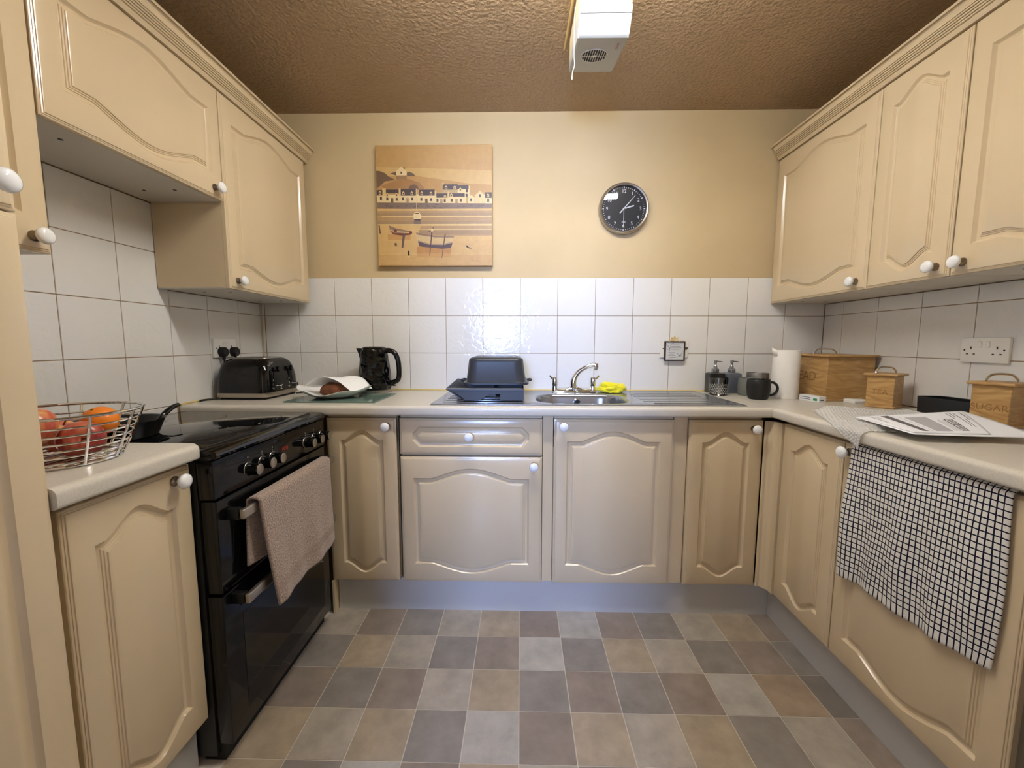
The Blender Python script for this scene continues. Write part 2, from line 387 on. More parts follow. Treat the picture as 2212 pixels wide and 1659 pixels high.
# ================================================================== DOORS AND CABINETS
def door_bm(w, h, kind='arch', ms=0.054, mz=0.092, amp=0.043, th=0.02):
    N, S = 44, 6
    prof = [(0.0, 0.0), (0.0010, 0.0012), (0.0035, 0.0055), (0.007, 0.0085), (0.011, 0.0095), (0.0155, 0.0095), (0.0166, 0.0074),
            (0.0200, 0.0070), (0.0209, 0.0046), (0.0243, 0.0040), (0.0252, 0.0012), (0.0290, 0.0)]
    if kind == 'drawer':
        x0, x1, z0, z1 = ms, w - ms, (h - 0.086) / 2, (h + 0.086) / 2; c = 0.028
        out = [(x0 + c, z0)] + [(x0 + c + (x1 - x0 - 2 * c) * i / 4, z0) for i in range(1, 5)] + [(x1, z0 + c), (x1, z1 - c)]
        out += [(x1 - c - (x1 - x0 - 2 * c) * i / 4, z1) for i in range(0, 5)] + [(x0, z1 - c), (x0, z0 + c)]
        rect_map = []
        for (x, z) in out:
            rect_map.append((x, z))
    else:
        x0, x1 = ms, w - ms; zb, zt = mz - 0.010, h - mz; out = []; A = amp; pw = 0.68 if w > 0.35 else 0.78
        def arch(t):
            a = abs(2 * t - 1)
            if a >= pw: return 0.0
            q = 0.5 + 0.5 * math.cos(PI * a / pw)
            return A * (0.35 * q + 0.65 * (1 - (a / pw) ** 2)) if w > 0.35 else A * (0.55 * q + 0.45 * (1 - (a / pw) ** 2))
        for i in range(N): t = i / N; out.append((x0 + (x1 - x0) * t, zb - arch(t)))
        for i in range(S): out.append((x1, zb + (zt - zb) * i / S))
        for i in range(N): t = 1 - i / N; out.append((x0 + (x1 - x0) * t, zt + arch(t)))
        for i in range(S): out.append((x0, zt - (zt - zb) * i / S))
    n = len(out)
    mit = []
    for i in range(n):
        a, b, c = Vector(out[i - 1]), Vector(out[i]), Vector(out[(i + 1) % n])
        d1 = (b - a).normalized(); d2 = (c - b).normalized()
        n1 = Vector((-d1.y, d1.x)); n2 = Vector((-d2.y, d2.x)); m = (n1 + n2)
        m = m / max(m.length_squared / 2, 0.3) if m.length > 1e-6 else n1
        mit.append(m)
    def ring_o(d, y):
        if kind == 'drawer': return [(out[i][0] + mit[i].x * d, y, out[i][1] + mit[i].y * d) for i in range(n)]
        res = []; a_, b_ = x0 + d, x1 - d
        def hv(x):
            e = 0.0015; t0 = (x - x0) / (x1 - x0); h0 = arch(t0); sl = (arch(t0 + e) - arch(t0 - e)) / (2 * e * (x1 - x0))
            return h0 - d * math.sqrt(1 + sl * sl)
        for i in range(N): x = a_ + (b_ - a_) * i / N; res.append((x, y, zb - hv(x)))
        cb, ct = zb - hv(b_), zt + hv(b_)
        for i in range(S): res.append((b_, y, cb + (ct - cb) * i / S))
        for i in range(N): x = b_ - (b_ - a_) * i / N; res.append((x, y, zt + hv(x)))
        for i in range(S): res.append((a_, y, ct - (ct - cb) * i / S))
        return res
    def ring_r(ins, y):
        res = []
        if kind == 'drawer':
            zl, zh, xl, xh = ins, h - ins, ins, w - ins
            k5 = [(xl + (xh - xl) * i / 4, zl) for i in range(5)] + [(xh, zl + (zh - zl) * 0.3), (xh, zl + (zh - zl) * 0.7)]
            k5 += [(xh - (xh - xl) * i / 4, zh) for i in range(5)] + [(xl, zl + (zh - zl) * 0.7), (xl, zl + (zh - zl) * 0.3)]
            return [(a, y, b) for a, b in k5]
        for i in range(N): res.append((ins + (w - 2 * ins) * i / N, y, ins))
        for i in range(S): res.append((w - ins, y, ins + (h - 2 * ins) * i / S))
        for i in range(N): res.append((w - ins - (w - 2 * ins) * i / N, y, h - ins))
        for i in range(S): res.append((ins, y, h - ins - (h - 2 * ins) * i / S))
        return res
    bm = BM()
    rings = [ring_r(0, th), ring_r(0, 0.0075), ring_r(0.0015, 0.0058), ring_r(0.0045, 0.0050), ring_r(0.0052, 0.0036), ring_r(0.0080, 0.0028), ring_r(0.0090, 0.0008), ring_r(0.0115, 0.0)]
    rings += [ring_o(d, y) for d, y in prof]
    vs = loft(bm, rings, 0, True, True, False)[-1]
    if kind == 'drawer': bm.faces.new(vs)
    else:
        bot = vs[:N + 1]; top = [vs[(2 * N + S - i) % n] for i in range(N + 1)]; rt = vs[N + 1:N + S]; lf = vs[2 * N + S + 1:]
        for i in range(N):
            f = [bot[i], bot[i + 1]] + (rt if i == N - 1 else []) + [top[i + 1], top[i]] + (lf if i == 0 else [])
            bm.faces.new(f)
    return bm
DOORS = {}
def door_mesh(w, h, kind):
    k = (round(w, 4), round(h, 4), kind)
    if k not in DOORS: DOORS[k] = mesh_of('door', door_bm(w, h, kind), M_cream, angle=21)
    return DOORS[k]
bm = BM()
TK = RX(PI / 2)      # lathe z -> -y
lathe(bm, [(0.0125, -0.001), (0.0125, 0.004), (0.0105, 0.006), (0.009, 0.009), (0.0085, 0.0125)], 20, 1, TK, cap1=True)
lathe(bm, [(0.0075, 0.012), (0.0085, 0.014), (0.0135, 0.0185), (0.0175, 0.0235), (0.0190, 0.0275), (0.0180, 0.0315), (0.0140, 0.0350), (0.0075, 0.0370), (0.0010, 0.0376)], 24, 0, TK)
KNOB = mesh_of('knob', bm, [M_china, M_nickel], angle=60)
def add_knob(parent, x, z): return obj('knob', KNOB, parent=parent, loc=(x, 0, z))
HB_ = 0.716
def cabinet(name, label, cat, loc, rz, w, h, depth, doors, body_z=(0, None), body_mat=None, group=None):
    """loc: left-bottom corner of the door plane; doors: (x0,z0,w,h,kind,(knob)|None)"""
    t = thing(name, label, cat, loc, rz, group)
    bm = BM(); z1 = body_z[1] if body_z[1] is not None else h
    box(bm, (0.0012, 0.021 if z1 > 1 or loc[2] > 1 else 0.037, body_z[0]), (w - 0.0012, depth, z1))
    obj('carcass', bm, body_mat or M_carc, t, smooth=False)
    if abs(h - HB_) < 1e-6 and loc[2] < 0.5:
        bm = BM(); box(bm, (0.002, 0.0205, h + 0.001), (w - 0.002, 0.036, 0.7305)); obj('top_rail', bm, M_carc, t, smooth=False)
    for (x0, z0, dw, dh, kind, kn) in doors:
        nm = 'drawer_front' if kind == 'drawer' else 'door'
        d = obj(nm, door_mesh(dw, dh, kind), parent=t, loc=(x0, 0, z0))
        if kn: add_knob(d, kn[0] - x0, kn[1] - z0)
    return t
ZD = 0.150; HB = 0.716      # base doors from 0.150 to 0.866
YD = 1.66
base_depth = YB - YD - 0.012
# --- back run (front towards the camera)
cabinet('base_cabinet', 'narrow cream cupboard next to the black cooker, low in the corner', 'cabinet', (-0.8135, YD, ZD), 0, 0.2965, HB, base_depth,
        [(0.0015, 0, 0.2935, HB, 'arch', (0.2585, 0.685))], (0, 0.730))
c600 = cabinet('base_cabinet', 'wide cream base cabinet with a drawer above its arched door, under the dish rack', 'cabinet', (-0.5050, YD, ZD), 0, 0.600, HB, base_depth,
        [(0.0015, 0, 0.597, 0.5535, 'arch', (0.563, 0.520)), (0.0015, 0.5630, 0.597, 0.153, 'drawer', (0.295, 0.644))], (0, 0.590))
c500 = cabinet('base_cabinet', 'cream base cabinet with knob at its top left, under the sink bowl', 'cabinet', (0.1405, YD, ZD), 0, 0.498, HB, base_depth,
        [(0.0015, 0, 0.495, HB, 'arch', (0.0385, 0.689))], (0, 0.590))
c300 = cabinet('base_cabinet', 'narrow cream cupboard beside the right-hand inner corner post', 'cabinet', (0.6980, YD, ZD), 0, 0.304, HB, base_depth,
        [(0.0015, 0, 0.301, HB, 'arch', (0.261, 0.683))], (0, 0.730))
for par, x0, x1 in ((c600, 0.6012, 0.6443), (c500, 0.4992, 0.5563)):
    bm = BM(); box(bm, (x0, 0.016, 0), (x1, 0.034, 0.730), bev=0.001, seg=1); obj('filler_strip', bm, M_cream, par)
# moulded corner post
bm = BM()
pp = [(1.0045, 1.664), (1.0065, 1.6605), (1.0110, 1.6590), (1.0165, 1.6600), (1.0210, 1.6590), (1.0255, 1.6540), (1.0285, 1.6470), (1.0320, 1.6420), (1.0370, 1.6390), (1.0395, 1.6330), (1.0400, 1.6240), (1.0400, 1.6075), (1.0560, 1.6075), (1.0560, 1.664)]
prism(bm, [(a - 0.698, b - YD) for a, b in pp], 0.0, 0.714, axis='z'); obj('corner_post', bm, M_cream, c300, angle=60)
# --- right run (front towards -X)
XD = 1.04
cabinet('base_cabinet', 'narrow cream cupboard between the corner post and the tea-towel door', 'cabinet', (XD, 1.6040, ZD), -PI / 2, 0.300, HB, XR - XD - 0.012,
        [(0.0015, 0, 0.297, HB, 'arch', None)], (0, 0.730))
app = cabinet('integrated_appliance', 'cream panelled appliance door with a checked tea towel over it', 'appliance', (XD, 1.3020, ZD), -PI / 2, 0.500, HB, XR - XD - 0.012,
        [(0.0015, 0.0, 0.497, HB, 'arch', (0.028, 0.690))], (0, 0.730))
t = thing('undercounter_fridge', 'black appliance past the end of the checked towel door', 'appliance', (1.062, 0.790, 0.02), -PI / 2)
bm = BM(); box(bm, (0, 0.03, 0.0), (0.55, 0.52, 0.845), bev=0.004); obj('body', bm, M_blackm, t)
bm = BM(); box(bm, (0.004, 0, 0.06), (0.546, 0.028, 0.84), bev=0.006); obj('door', bm, M_blackg, t)
# --- left stub and tall unit (front towards +X)
XS = -0.85
cabinet('base_cabinet', 'narrow cream cupboard below the fruit basket', 'cabinet', (XS, 0.7055, ZD), PI / 2, 0.304, HB, abs(XL - XS) - 0.012,
        [(0.0015, 0, 0.301, HB, 'arch', (0.2490, 0.690))], (0, 0.730))
tall = cabinet('tall_cabinet', 'tall cream fridge housing at the left edge with stacked doors', 'cabinet', (-0.822, 0.0770, ZD), PI / 2, 0.600, 1.965, abs(XL + 0.822) - 0.012,
        [(0.0015, 0.0, 0.597, 1.2385, 'arch', None), (0.0015, 1.2415, 0.597, 0.7185, 'arch', (0.5640, 1.279))], (0, 1.965))
# --- wall cabinets
ZU = 1.388; HU = 0.716
XWL = -1.115; XWR = 1.311
dl = abs(XL - XWL) - 0.0035
def wall_cab(label, y0, w, z0, h, knob, side):
    loc, rz = ((XWL, y0, z0), PI / 2) if side == 'L' else ((XWR, y0, z0), -PI / 2)
    d = dl if side == 'L' else XR - XWR - 0.0035
    t = cabinet('wall_cabinet', label, 'cabinet', loc, rz, w, h, d, [(0.0015, 0, w - 0.003, h, 'arch', knob)], (0.004, h), M_carc)
    bm = BM(); box(bm, (0.002, 0.002 + 0.02, 0.0), (w - 0.002, d - 0.001, 0.0038)); obj('underside', bm, M_mel, t, smooth=False)
    for u in (0.12, w - 0.12) if w > 0.4 else ():
        for v in (0.09, d - 0.09):
            bm = BM(); lathe(bm, [(0.006, -0.0005), (0.006, 0.001)], 10, 0, TR(u, v, 0)); obj('screw_cap', bm, M_blackr, t)
    return t
wall_cab('narrow cream wall cupboard between the tall cabinet and the cupboard above the cooker', 0.6770, 0.300, ZU, HU, (0.262, 0.034), 'L')
wall_cab('wide short cream wall cupboard above the black cooker', 0.9790, 0.594, 1.7075, 0.3965, (0.545, 0.034), 'L')
wall_cab('cream wall cupboard in the back left corner above the toaster', 1.5750, 0.600, ZU, HU, (0.042, 0.034), 'L')
wall_cab('cream wall cupboard in the back right corner above the wooden bread bin', 2.2000, 0.594, ZU, HU, (0.550, 0.034), 'R')
wall_cab('narrow cream wall cupboard in the middle of the right-hand row', 1.6045, 0.300, ZU, HU, (0.262, 0.034), 'R')
wall_cab('cream wall cupboard cut off by the right edge of the picture', 1.3030, 0.600, ZU, HU, (0.040, 0.034), 'R')
# cornices along both rows
feat = [(0.0, 0.0), (0.02, 0.003), (0.20, 0.003), (0.22, -0.001)]
for k in range(4):
    s0 = 0.23 + k * 0.09; feat += [(s0, 0.0), (s0 + 0.02, 0.0032), (s0 + 0.05, 0.0036), (s0 + 0.075, 0.0020), (s0 + 0.082, -0.0016)]
feat += [(0.60, 0.0024), (0.66, -0.0010), (0.74, -0.0030), (0.82, -0.0020), (0.86, 0.0012), (0.875, -0.0022), (0.90, -0.0022), (0.915, 0.0045), (1.0, 0.0045)]
CP = [(-0.043 * s_ - 0.84 * o_, 0.067 * s_ - 0.54 * o_ + 0.0035) for s_, o_ in feat] + [(-0.040, 0.0715), (0.030, 0.0715), (0.030, 0.0035)]
bm = BM(); loft(bm, [[(XWL - a - 0.004, y, 2.1055 + b) for a, b in CP] for y in (-0.5, 2.203)], 0, True, True, True)
tag(obj('cornice', bm, M_cream, angle=30), 'ribbed cream cornice along the top of the left wall cupboards', 'cornice')
bm = BM(); loft(bm, [[(XWR + a + 0.004, y, 2.1055 + b) for a, b in CP] for y in (-0.5, 2.203)], 0, True, True, True)
tag(obj('cornice', bm, M_cream, angle=30), 'ribbed cream cornice along the top of the right wall cupboards', 'cornice')
# kickboards
bm = BM(); box(bm, (-0.800, 1.692, 0.0), (1.0805, 1.708, 0.1485)); pk = tag(obj('kickboard', bm, M_plinth), 'grey kickboard under the back cupboards, blue with daylight', 'kickboard')
bm = BM(); box(bm, (-0.812, 1.655, 0.0), (-0.8035, 1.708, 0.1485)); tag(obj('end_strip', bm, M_cream), 'thin cream strip standing between cooker and back kickboard', 'trim')
bm = BM(); box(bm, (1.081, 0.802, 0.0), (1.097, 1.6915, 0.1485)); tag(obj('kickboard', bm, M_plinth), 'grey kickboard under the right-hand cupboards', 'kickboard')
bm = BM(); box(bm, (-0.911, 0.6785, 0.0), (-0.895, 1.008, 0.1485)); tag(obj('kickboard', bm, M_plinth), 'grey kickboard beside the cooker, at the bottom left', 'kickboard')

# ================================================================== WORKTOPS
def nose(front, back, top=ZW, th=0.040):
    """profile (depth, z): front nose rounded"""
    s = 1 if back > front else -1; r = 0.014
    pts = [(back, top), (front + s * 0.022, top)]
    for k in range(0, 7):
        a = PI / 2 * k / 6
        pts.append((front + s * (r * 1.15 - r * 1.15 * math.sin(a)), top - (r - r * math.cos(a))))
    for k in range(0, 5):
        a = PI / 2 * k / 4
        pts.append((front + s * (0.008 - 0.008 * math.cos(a)), top - th + 0.008 - 0.008 * math.sin(a)))
    pts += [(back, top - th)]
    return pts
def run_x(bm, x0, x1, prof): loft(bm, [[(x0, d, z) for d, z in prof], [(x1, d, z) for d, z in prof]], 0, True, True, True)
def run_y(bm, y0, y1, prof): loft(bm, [[(d, y0, z) for d, z in prof], [(d, y1, z) for d, z in prof]], 0, True, True, True)
YN = 1.634; XN = 1.014
bm = BM()
BX0, BX1, BY0, BY1 = 0.062, 0.498, 1.708, 2.036
run_x(bm, XL + 0.003, BX0, nose(YN, YB - 0.003)); run_x(bm, BX0, BX1, nose(YN, BY0)); run_x(bm, BX1, 1.0405, nose(YN, YB - 0.003))
box(bm, (BX0, BY1, ZW - 0.04), (BX1, YB - 0.003, ZW))
wt = tag(obj('worktop', bm, M_work), 'beige laminate worktop along the back wall with the sink set in', 'worktop')
bm = BM(); tube(bm, [(XL + 0.01, YB - 0.0035, ZW + 0.003), (1.59, YB - 0.0035, ZW + 0.003)], 0.0045, 8); obj('sealant_bead', bm, M_seal, wt)
bm = BM(); tube(bm, [(XL + 0.0035, 1.642, ZW - 0.034), (XL + 0.0035, 1.642, ZW + 0.001), (XL + 0.0035, 1.66, ZW + 0.003), (XL + 0.0035, 2.19, ZW + 0.003)], 0.004, 8); obj('sealant_bead', bm, M_seal, wt)
bm = BM(); pr = nose(XN, XR - 0.003)
run_y(bm, 0.10, 1.6335, pr)
pr2 = [(1.0425, ZW), (XR - 0.003, ZW), (XR - 0.003, ZW - 0.04), (1.0425, ZW - 0.04)]
run_y(bm, 1.6335, YB - 0.003, pr2)
tag(obj('worktop', bm, M_work), 'beige laminate worktop along the right wall under the wooden canisters', 'worktop')
bm = BM(); pr = nose(-0.818, XL + 0.003)
# left stub worktop with a rounded free corner
rings = []
y1 = 1.008
for k in range(0, 7):
    a = PI / 2 * k / 6; rr = 0.012
    y = y1 - rr + rr * math.sin(a); ins = rr - rr * math.cos(a)
    rings.append([(d if d < -1.2 else d - ins, y, z) for d, z in pr])
loft(bm, [[(d, 0.6785, z) for d, z in pr]] + rings, 0, True, True, True)
tag(obj('worktop', bm, M_work), 'short piece of beige worktop under the fruit basket', 'worktop')

# ================================================================== SINK, TAP
t = thing('kitchen_sink', 'stainless steel inset sink with small bowl and ribbed drainer', 'sink', (0, 0, ZW))
bm = BM(); N = 16; X0, X1, Y0, Y1 = -0.375, 0.935, 1.672, 2.172
bcx, bcy, bhx, bhy = 0.280, 1.872, 0.205, 0.150
def bw(e, z, r=0.10): return rrect(bhx + e, bhy + e, r + e, N, z, bcx, bcy)
loft(bm, [rectring(X0, X1, Y0, Y1, N, 0.0004), rectring(X0 + .001, X1 - .001, Y0 + .001, Y1 - .001, N, 0.004), rectring(X0 + .005, X1 - .005, Y0 + .005, Y1 - .005, N, 0.0052), rectring(X0 + .014, X1 - .014, Y0 + .012, Y1 - .012, N, 0.0032),
          bw(0.010, 0.0032), bw(0.004, 0.0022), bw(0.0, -0.004), bw(-0.004, -0.02), bw(-0.012, -0.13), bw(-0.020, -0.147), bw(-0.04, -0.155), bw(-0.12, -0.158, 0.02)], 0, True, False, True)
obj('basin', bm, M_steel, t, angle=50)
for k in range(7):
    y = 1.735 + 0.055 * k
    bm = BM(); x0 = 0.545 + (0.03 if k in (0, 6) else 0); box(bm, (x0, y - 0.005, 0.0025), (0.87, y + 0.005, 0.0046), bev=0.0009); obj('drainer_ridge', bm, M_steel, t)
for k in range(5):
    y = 1.735 + 0.055 * k
    bm = BM(); box(bm, (-0.33, y - 0.005, 0.0025), (0.02, y + 0.005, 0.0046), bev=0.0009); obj('drainer_ridge', bm, M_steel, t)
bm = BM(); T = TR(0.285, 2.0185, -0.032) @ RX(PI / 2)
lathe(bm, [(0.016, 0.0), (0.016, 0.004), (0.011, 0.005), (0.010, 0.001)], 20, 0, T); obj('overflow', bm, M_chrome, t)
bm = BM(); lathe(bm, [(0.0100, 0.0045), (0.0100, 0.0055)], 16, 0, T); obj('overflow_hole', bm, M_blackr, t)
t = thing('kitchen_tap', 'chrome mixer tap with two lever handles behind the sink bowl', 'tap', (0, 0, ZW + 0.0034))
bm = BM(); Yt = 2.105
tube(bm, catmull([(0.180, Yt, 0.018), (0.195, Yt, 0.012), (0.235, Yt, 0.012), (0.262, Yt, 0.017), (0.276, Yt, 0.032)], 5), [0.013] * 12 + [0.014] * 9, 12)
tube(bm, catmull([(0.376, Yt, 0.018), (0.361, Yt, 0.012), (0.321, Yt, 0.012), (0.294, Yt, 0.017), (0.280, Yt, 0.032)], 5), [0.013] * 12 + [0.014] * 9, 12)
box(bm, (0.166, Yt - 0.017, 0.0), (0.392, Yt + 0.017, 0.008), bev=0.003)
for x in (0.180, 0.377): lathe(bm, [(0.015, 0.006), (0.0145, 0.022), (0.0125, 0.034)], 20, 0, TR(x, Yt, 0))
obj('bridge_body', bm, M_chrome, t)
bm = BM(); pts = catmull([(0.277, Yt, 0.015), (0.276, Yt, 0.050), (0.283, Yt, 0.078), (0.302, Yt - 0.004, 0.107), (0.334, Yt - 0.010, 0.130), (0.366, Yt - 0.016, 0.143), (0.387, Yt - 0.020, 0.146)], 5)
tube(bm, pts, [0.0175 - 0.0065 * smooth(i / 20) for i in range(len(pts))], 14); obj('spout', bm, M_chrome, t)
bm = BM(); box(bm, (0.378, Yt - 0.033, 0.126), (0.398, Yt - 0.010, 0.153), bev=0.004)
lathe(bm, [(0.009, 0.118), (0.0095, 0.127)], 16, 0, TR(0.387, Yt - 0.021, 0)); obj('spout_end', bm, M_chrome, t)
for x, s in ((0.180, -1), (0.377, 1)):
    bm = BM(); lathe(bm, [(0.0135, 0.034), (0.0145, 0.038), (0.0135, 0.075), (0.012, 0.079), (0.002, 0.080)], 18, 0, TR(x, Yt, 0))
    tube(bm, [(x, Yt - 0.004, 0.070), (x + s * 0.016, Yt - 0.010, 0.074), (x + s * 0.024, Yt - 0.016, 0.084), (x + s * 0.027, Yt - 0.018, 0.090)], [0.005, 0.0045, 0.004, 0.0045], 8)
    obj('handle', bm, M_chrome, t)
# yellow cloth
def blob(rx, ry, rz, seed, amp, n=40, m=24, fold=0.0):
    bm = BM(); rings = []
    for j in range(m + 1):
        th = -PI / 2 + PI * j / m; ring = []
        for i in range(n):
            ph = 2 * PI * i / n; d = Vector((math.cos(th) * math.cos(ph), math.cos(th) * math.sin(ph), math.sin(th)))
            k = 1 + amp * noise.fractal(d * 1.7 + Vector((seed, seed * .3, 1)), 1.0, 2.0, 3) + fold * math.sin(ph * 5 + 4 * d.z + seed)
            q = Vector((d.x * rx, d.y * ry, d.z * rz)) * k
            ring.append((q.x, q.y, max(q.z, -rz * 0.6)))
        rings.append(ring)
    loft(bm, rings, 0, True, True, True); return bm
bm = blob(0.068, 0.045, 0.030, 3.1, 0.35, n=72, m=40, fold=0.02)
o = obj('cleaning_cloth', bm, mat('yellow_microfibre', (236, 222, 30), 0.95, bump=(700, 0.5, 0.002), sheen=0.3), loc=(0.474, 2.098, ZW + 0.0245), angle=180)
tag(o, 'bunched bright yellow cloth beside the tap', 'cloth')

# ================================================================== COOKER
CX, CY0, CY1 = -0.800, 1.0150, 1.6170
t = thing('electric_cooker', 'freestanding black electric cooker with ceramic hob and double oven', 'cooker', (CX, CY0, 0.0), PI / 2)
cw = CY1 - CY0; cdp = abs(XL - CX) - 0.010       # local x = along +Y, local -y = towards the room
bm = BM(); box(bm, (0.0, 0.045, 0.02), (cw, cdp, 0.872), bev=0.003); obj('body', bm, M_blackm, t)
bm = BM(); box(bm, (0.012, 0.03, 0.0), (cw - 0.012, 0.09, 0.05)); obj('base_plinth', bm, M_blackr, t)
bm = BM()   # hob surround: rounded front, glass set in
prof = [(cdp, 0.872), (0.004, 0.872), (-0.006, 0.876), (-0.010, 0.884), (-0.006, 0.893), (0.004, 0.8985), (0.030, 0.9000), (cdp - 0.02, 0.9000), (cdp, 0.897)]
loft(bm, [[(x, max(a, 0.010) if e else a, z - (0.004 if (e and z > .88) else 0)) for a, z in prof] for x, e in ((-0.001, 1), (0.006, 0), (cw - 0.006, 0), (cw + 0.001, 1))], 0, True, True, True)
obj('hob_surround', bm, M_blackg, t)
bm = BM(); box(bm, (0.024, 0.040, 0.897), (cw - 0.024, cdp - 0.055, 0.9022), bev=0.0012); hob = obj('hob_glass', bm, M_hob, t)
for (u, v, r) in ((0.15, 0.15, 0.09), (0.44, 0.16, 0.075), (0.16, 0.40, 0.075), (0.44, 0.39, 0.09)):
    bm = BM(); loft(bm, [circ(r, 0.9024, 40, u, v), circ(r - 0.0015, 0.9024, 40, u, v)]); obj('cooking_zone', bm, mat('zone_print', (18, 18, 19), 0.1), hob)
bm = BM(); box(bm, (0.0, 0.0, 0.766), (cw, 0.044, 0.871), bev=0.003); pan_ = obj('control_panel', bm, M_blackg, t)
KZ = 0.8085
for kx in (0.137, 0.203, 0.256, 0.458, 0.520, 0.578):
    bm = BM(); T = TR(kx, 0, KZ) @ TK
    lathe(bm, [(0.0205, 0.0), (0.0205, 0.003), (0.0172, 0.005), (0.0165, 0.034), (0.0160, 0.0355)], 28, 0, T, cap1=False)
    lathe(bm, [(0.0160, 0.0355), (0.0150, 0.0365), (0.0005, 0.0366)], 28, 1, T, cap0=False)
    lathe(bm, [(0.0207, 0.0), (0.0215, 0.001), (0.0207, 0.0022)], 28, 1, T)
    kb = obj('control_knob', bm, [M_blackg, M_silver], pan_, angle=50)
    bm = BM(); text(bm, 'o', 0.012, TR(kx, -0.0004, KZ + 0.036) @ RX(PI / 2)); 
    box(bm, (kx - 0.0008, -0.0005, KZ + 0.0245), (kx + 0.0008, -0.0002, KZ + 0.0285)); obj('knob_mark', bm, mat('panel_print', (170, 165, 155), 0.5), pan_)
bm = BM(); text(bm, '14:30', 0.017, TR(0.324, -0.0006, 0.8215) @ RX(PI / 2)); obj('clock_display', bm, M_led, pan_)
def cook_door(z0, z1, win, hz):
    bm = BM(); box(bm, (0.004, 0.0, z0), (cw - 0.004, 0.044, z1), bev=0.003); d = obj('oven_door', bm, M_blackg, t)
    bm = BM(); box(bm, (0.075, -0.0008, win[0]), (cw - 0.055, 0.001, win[1])); obj('window', bm, M_ovenglass, d)
    for u in (0.034, cw - 0.054):
        bm = BM(); box(bm, (u, -0.036, hz - 0.016), (u + 0.020, 0.0, hz + 0.016), bev=0.003); obj('handle_bracket', bm, M_blackm, d)
    bm = BM(); box(bm, (0.034, -0.052, hz - 0.014), (cw - 0.034, -0.037, hz + 0.014), bev=0.004, seg=3); obj('handle', bm, M_silver, d)
    return d
cook_door(0.502, 0.760, (0.535, 0.66), 0.7135)
cook_door(0.056, 0.494, (0.105, 0.400), 0.4700)

# brown hand towel over the upper oven handle
def terry(name, col, sc, stripes=None):
    m = bpy.data.materials.new(name); m.use_nodes = True; nt = m.node_tree; n = nt.nodes; L = nt.links
    p = n['Principled BSDF']; p.inputs['Roughness'].default_value = 0.95; p.inputs['Sheen Weight'].default_value = 0.4; p.inputs['Specular IOR Level'].default_value = 0.1
    uv = n.new('ShaderNodeUVMap'); nz = n.new('ShaderNodeTexNoise'); nz.inputs['Scale'].default_value = sc; nz.inputs['Detail'].default_value = 4
    L.new(uv.outputs[0], nz.inputs['Vector'])
    cr = n.new('ShaderNodeMapRange'); cr.inputs['From Min'].default_value = 0.32; cr.inputs['From Max'].default_value = 0.68; cr.inputs['To Min'].default_value = 0.55; cr.inputs['To Max'].default_value = 1.4
    L.new(nz.outputs['Fac'], cr.inputs['Value'])
    mx = n.new('ShaderNodeMix'); mx.data_type = 'RGBA'; mx.blend_type = 'MULTIPLY'; mx.inputs['Factor'].default_value = 1; mx.inputs['A'].default_value = rgb(*col)
    L.new(cr.outputs[0], mx.inputs['B']); L.new(mx.outputs['Result'], p.inputs['Base Color'])
    b = n.new('ShaderNodeBump'); b.inputs['Strength'].default_value = 0.9; b.inputs['Distance'].default_value = 0.004
    L.new(nz.outputs['Fac'], b.inputs['Height']); L.new(b.outputs[0], p.inputs['Normal'])
    return m
def cloth(name, fn, nu, nv, m, uvs, thick=0.003):
    bm = BM(); uvl = bm.loops.layers.uv.new('UVMap'); G = []
    for j in range(nv + 1):
        G.append([bm.verts.new(Vector(fn(i / nu, j / nv))) for i in range(nu + 1)])
    for j in range(nv):
        for i in range(nu):
            f = bm.faces.new((G[j][i], G[j][i + 1], G[j + 1][i + 1], G[j + 1][i]))
            for lp, (a, b) in zip(f.loops, ((i, j), (i + 1, j), (i + 1, j + 1), (i, j + 1))): lp[uvl].uv = (a / nu * uvs[0], b / nv * uvs[1])
    me = mesh_of(name, bm, m, angle=80)
    o = obj(name, me)
    s = o.modifiers.new('thickness', 'SOLIDIFY'); s.thickness = thick; s.offset = 0
    return o
def brown(u, v):
    # v: 0 back hem ... over the bar ... 1 front hem ; u along +Y
    y = 1.100 + 0.420 * u
    zt = 0.7310
    Lb, Lf = 0.190 + 0.03 * u, 0.335 - 0.01 * u
    s = v * (Lb + 0.05 + Lf)
    w = 0.006 * math.sin(u * 11 + 0.4) * 1.0 + 0.003 * math.sin(u * 23)
    if s < Lb:
        k = 1 - s / Lb
        return (-0.7745 + 0.006 * k * math.sin(u * 7), y - 0.012 * k, zt - (Lb - s) * 0.985)
    if s < Lb + 0.05:
        a = (s - Lb) / 0.05 * PI
        return (-0.7565 - 0.018 * math.cos(a), y, zt + 0.010 * math.sin(a))
    q = s - Lb - 0.05; k = q / Lf
    return (-0.7375 + (w + 0.016) * k * (0.4 + 0.6 * k), y + 0.034 * k * (1 - u), zt - q)
o = cloth('hand_towel', brown, 48, 90, terry('brown_terry', (164, 143, 128), 210), (0.42, 0.58), 0.006)
tag(o, 'brown terry hand towel hung over the oven handle', 'towel')
bm = BM()
for k in range(4):
    v = 0.885 + k * 0.012
    tube(bm, [Vector(brown(u / 30, v)) + Vector((0.0032, 0, 0)) for u in range(31)], 0.0013, 5)
obj('woven_band', bm, mat('brown_band', (150, 132, 120), 0.8), o)

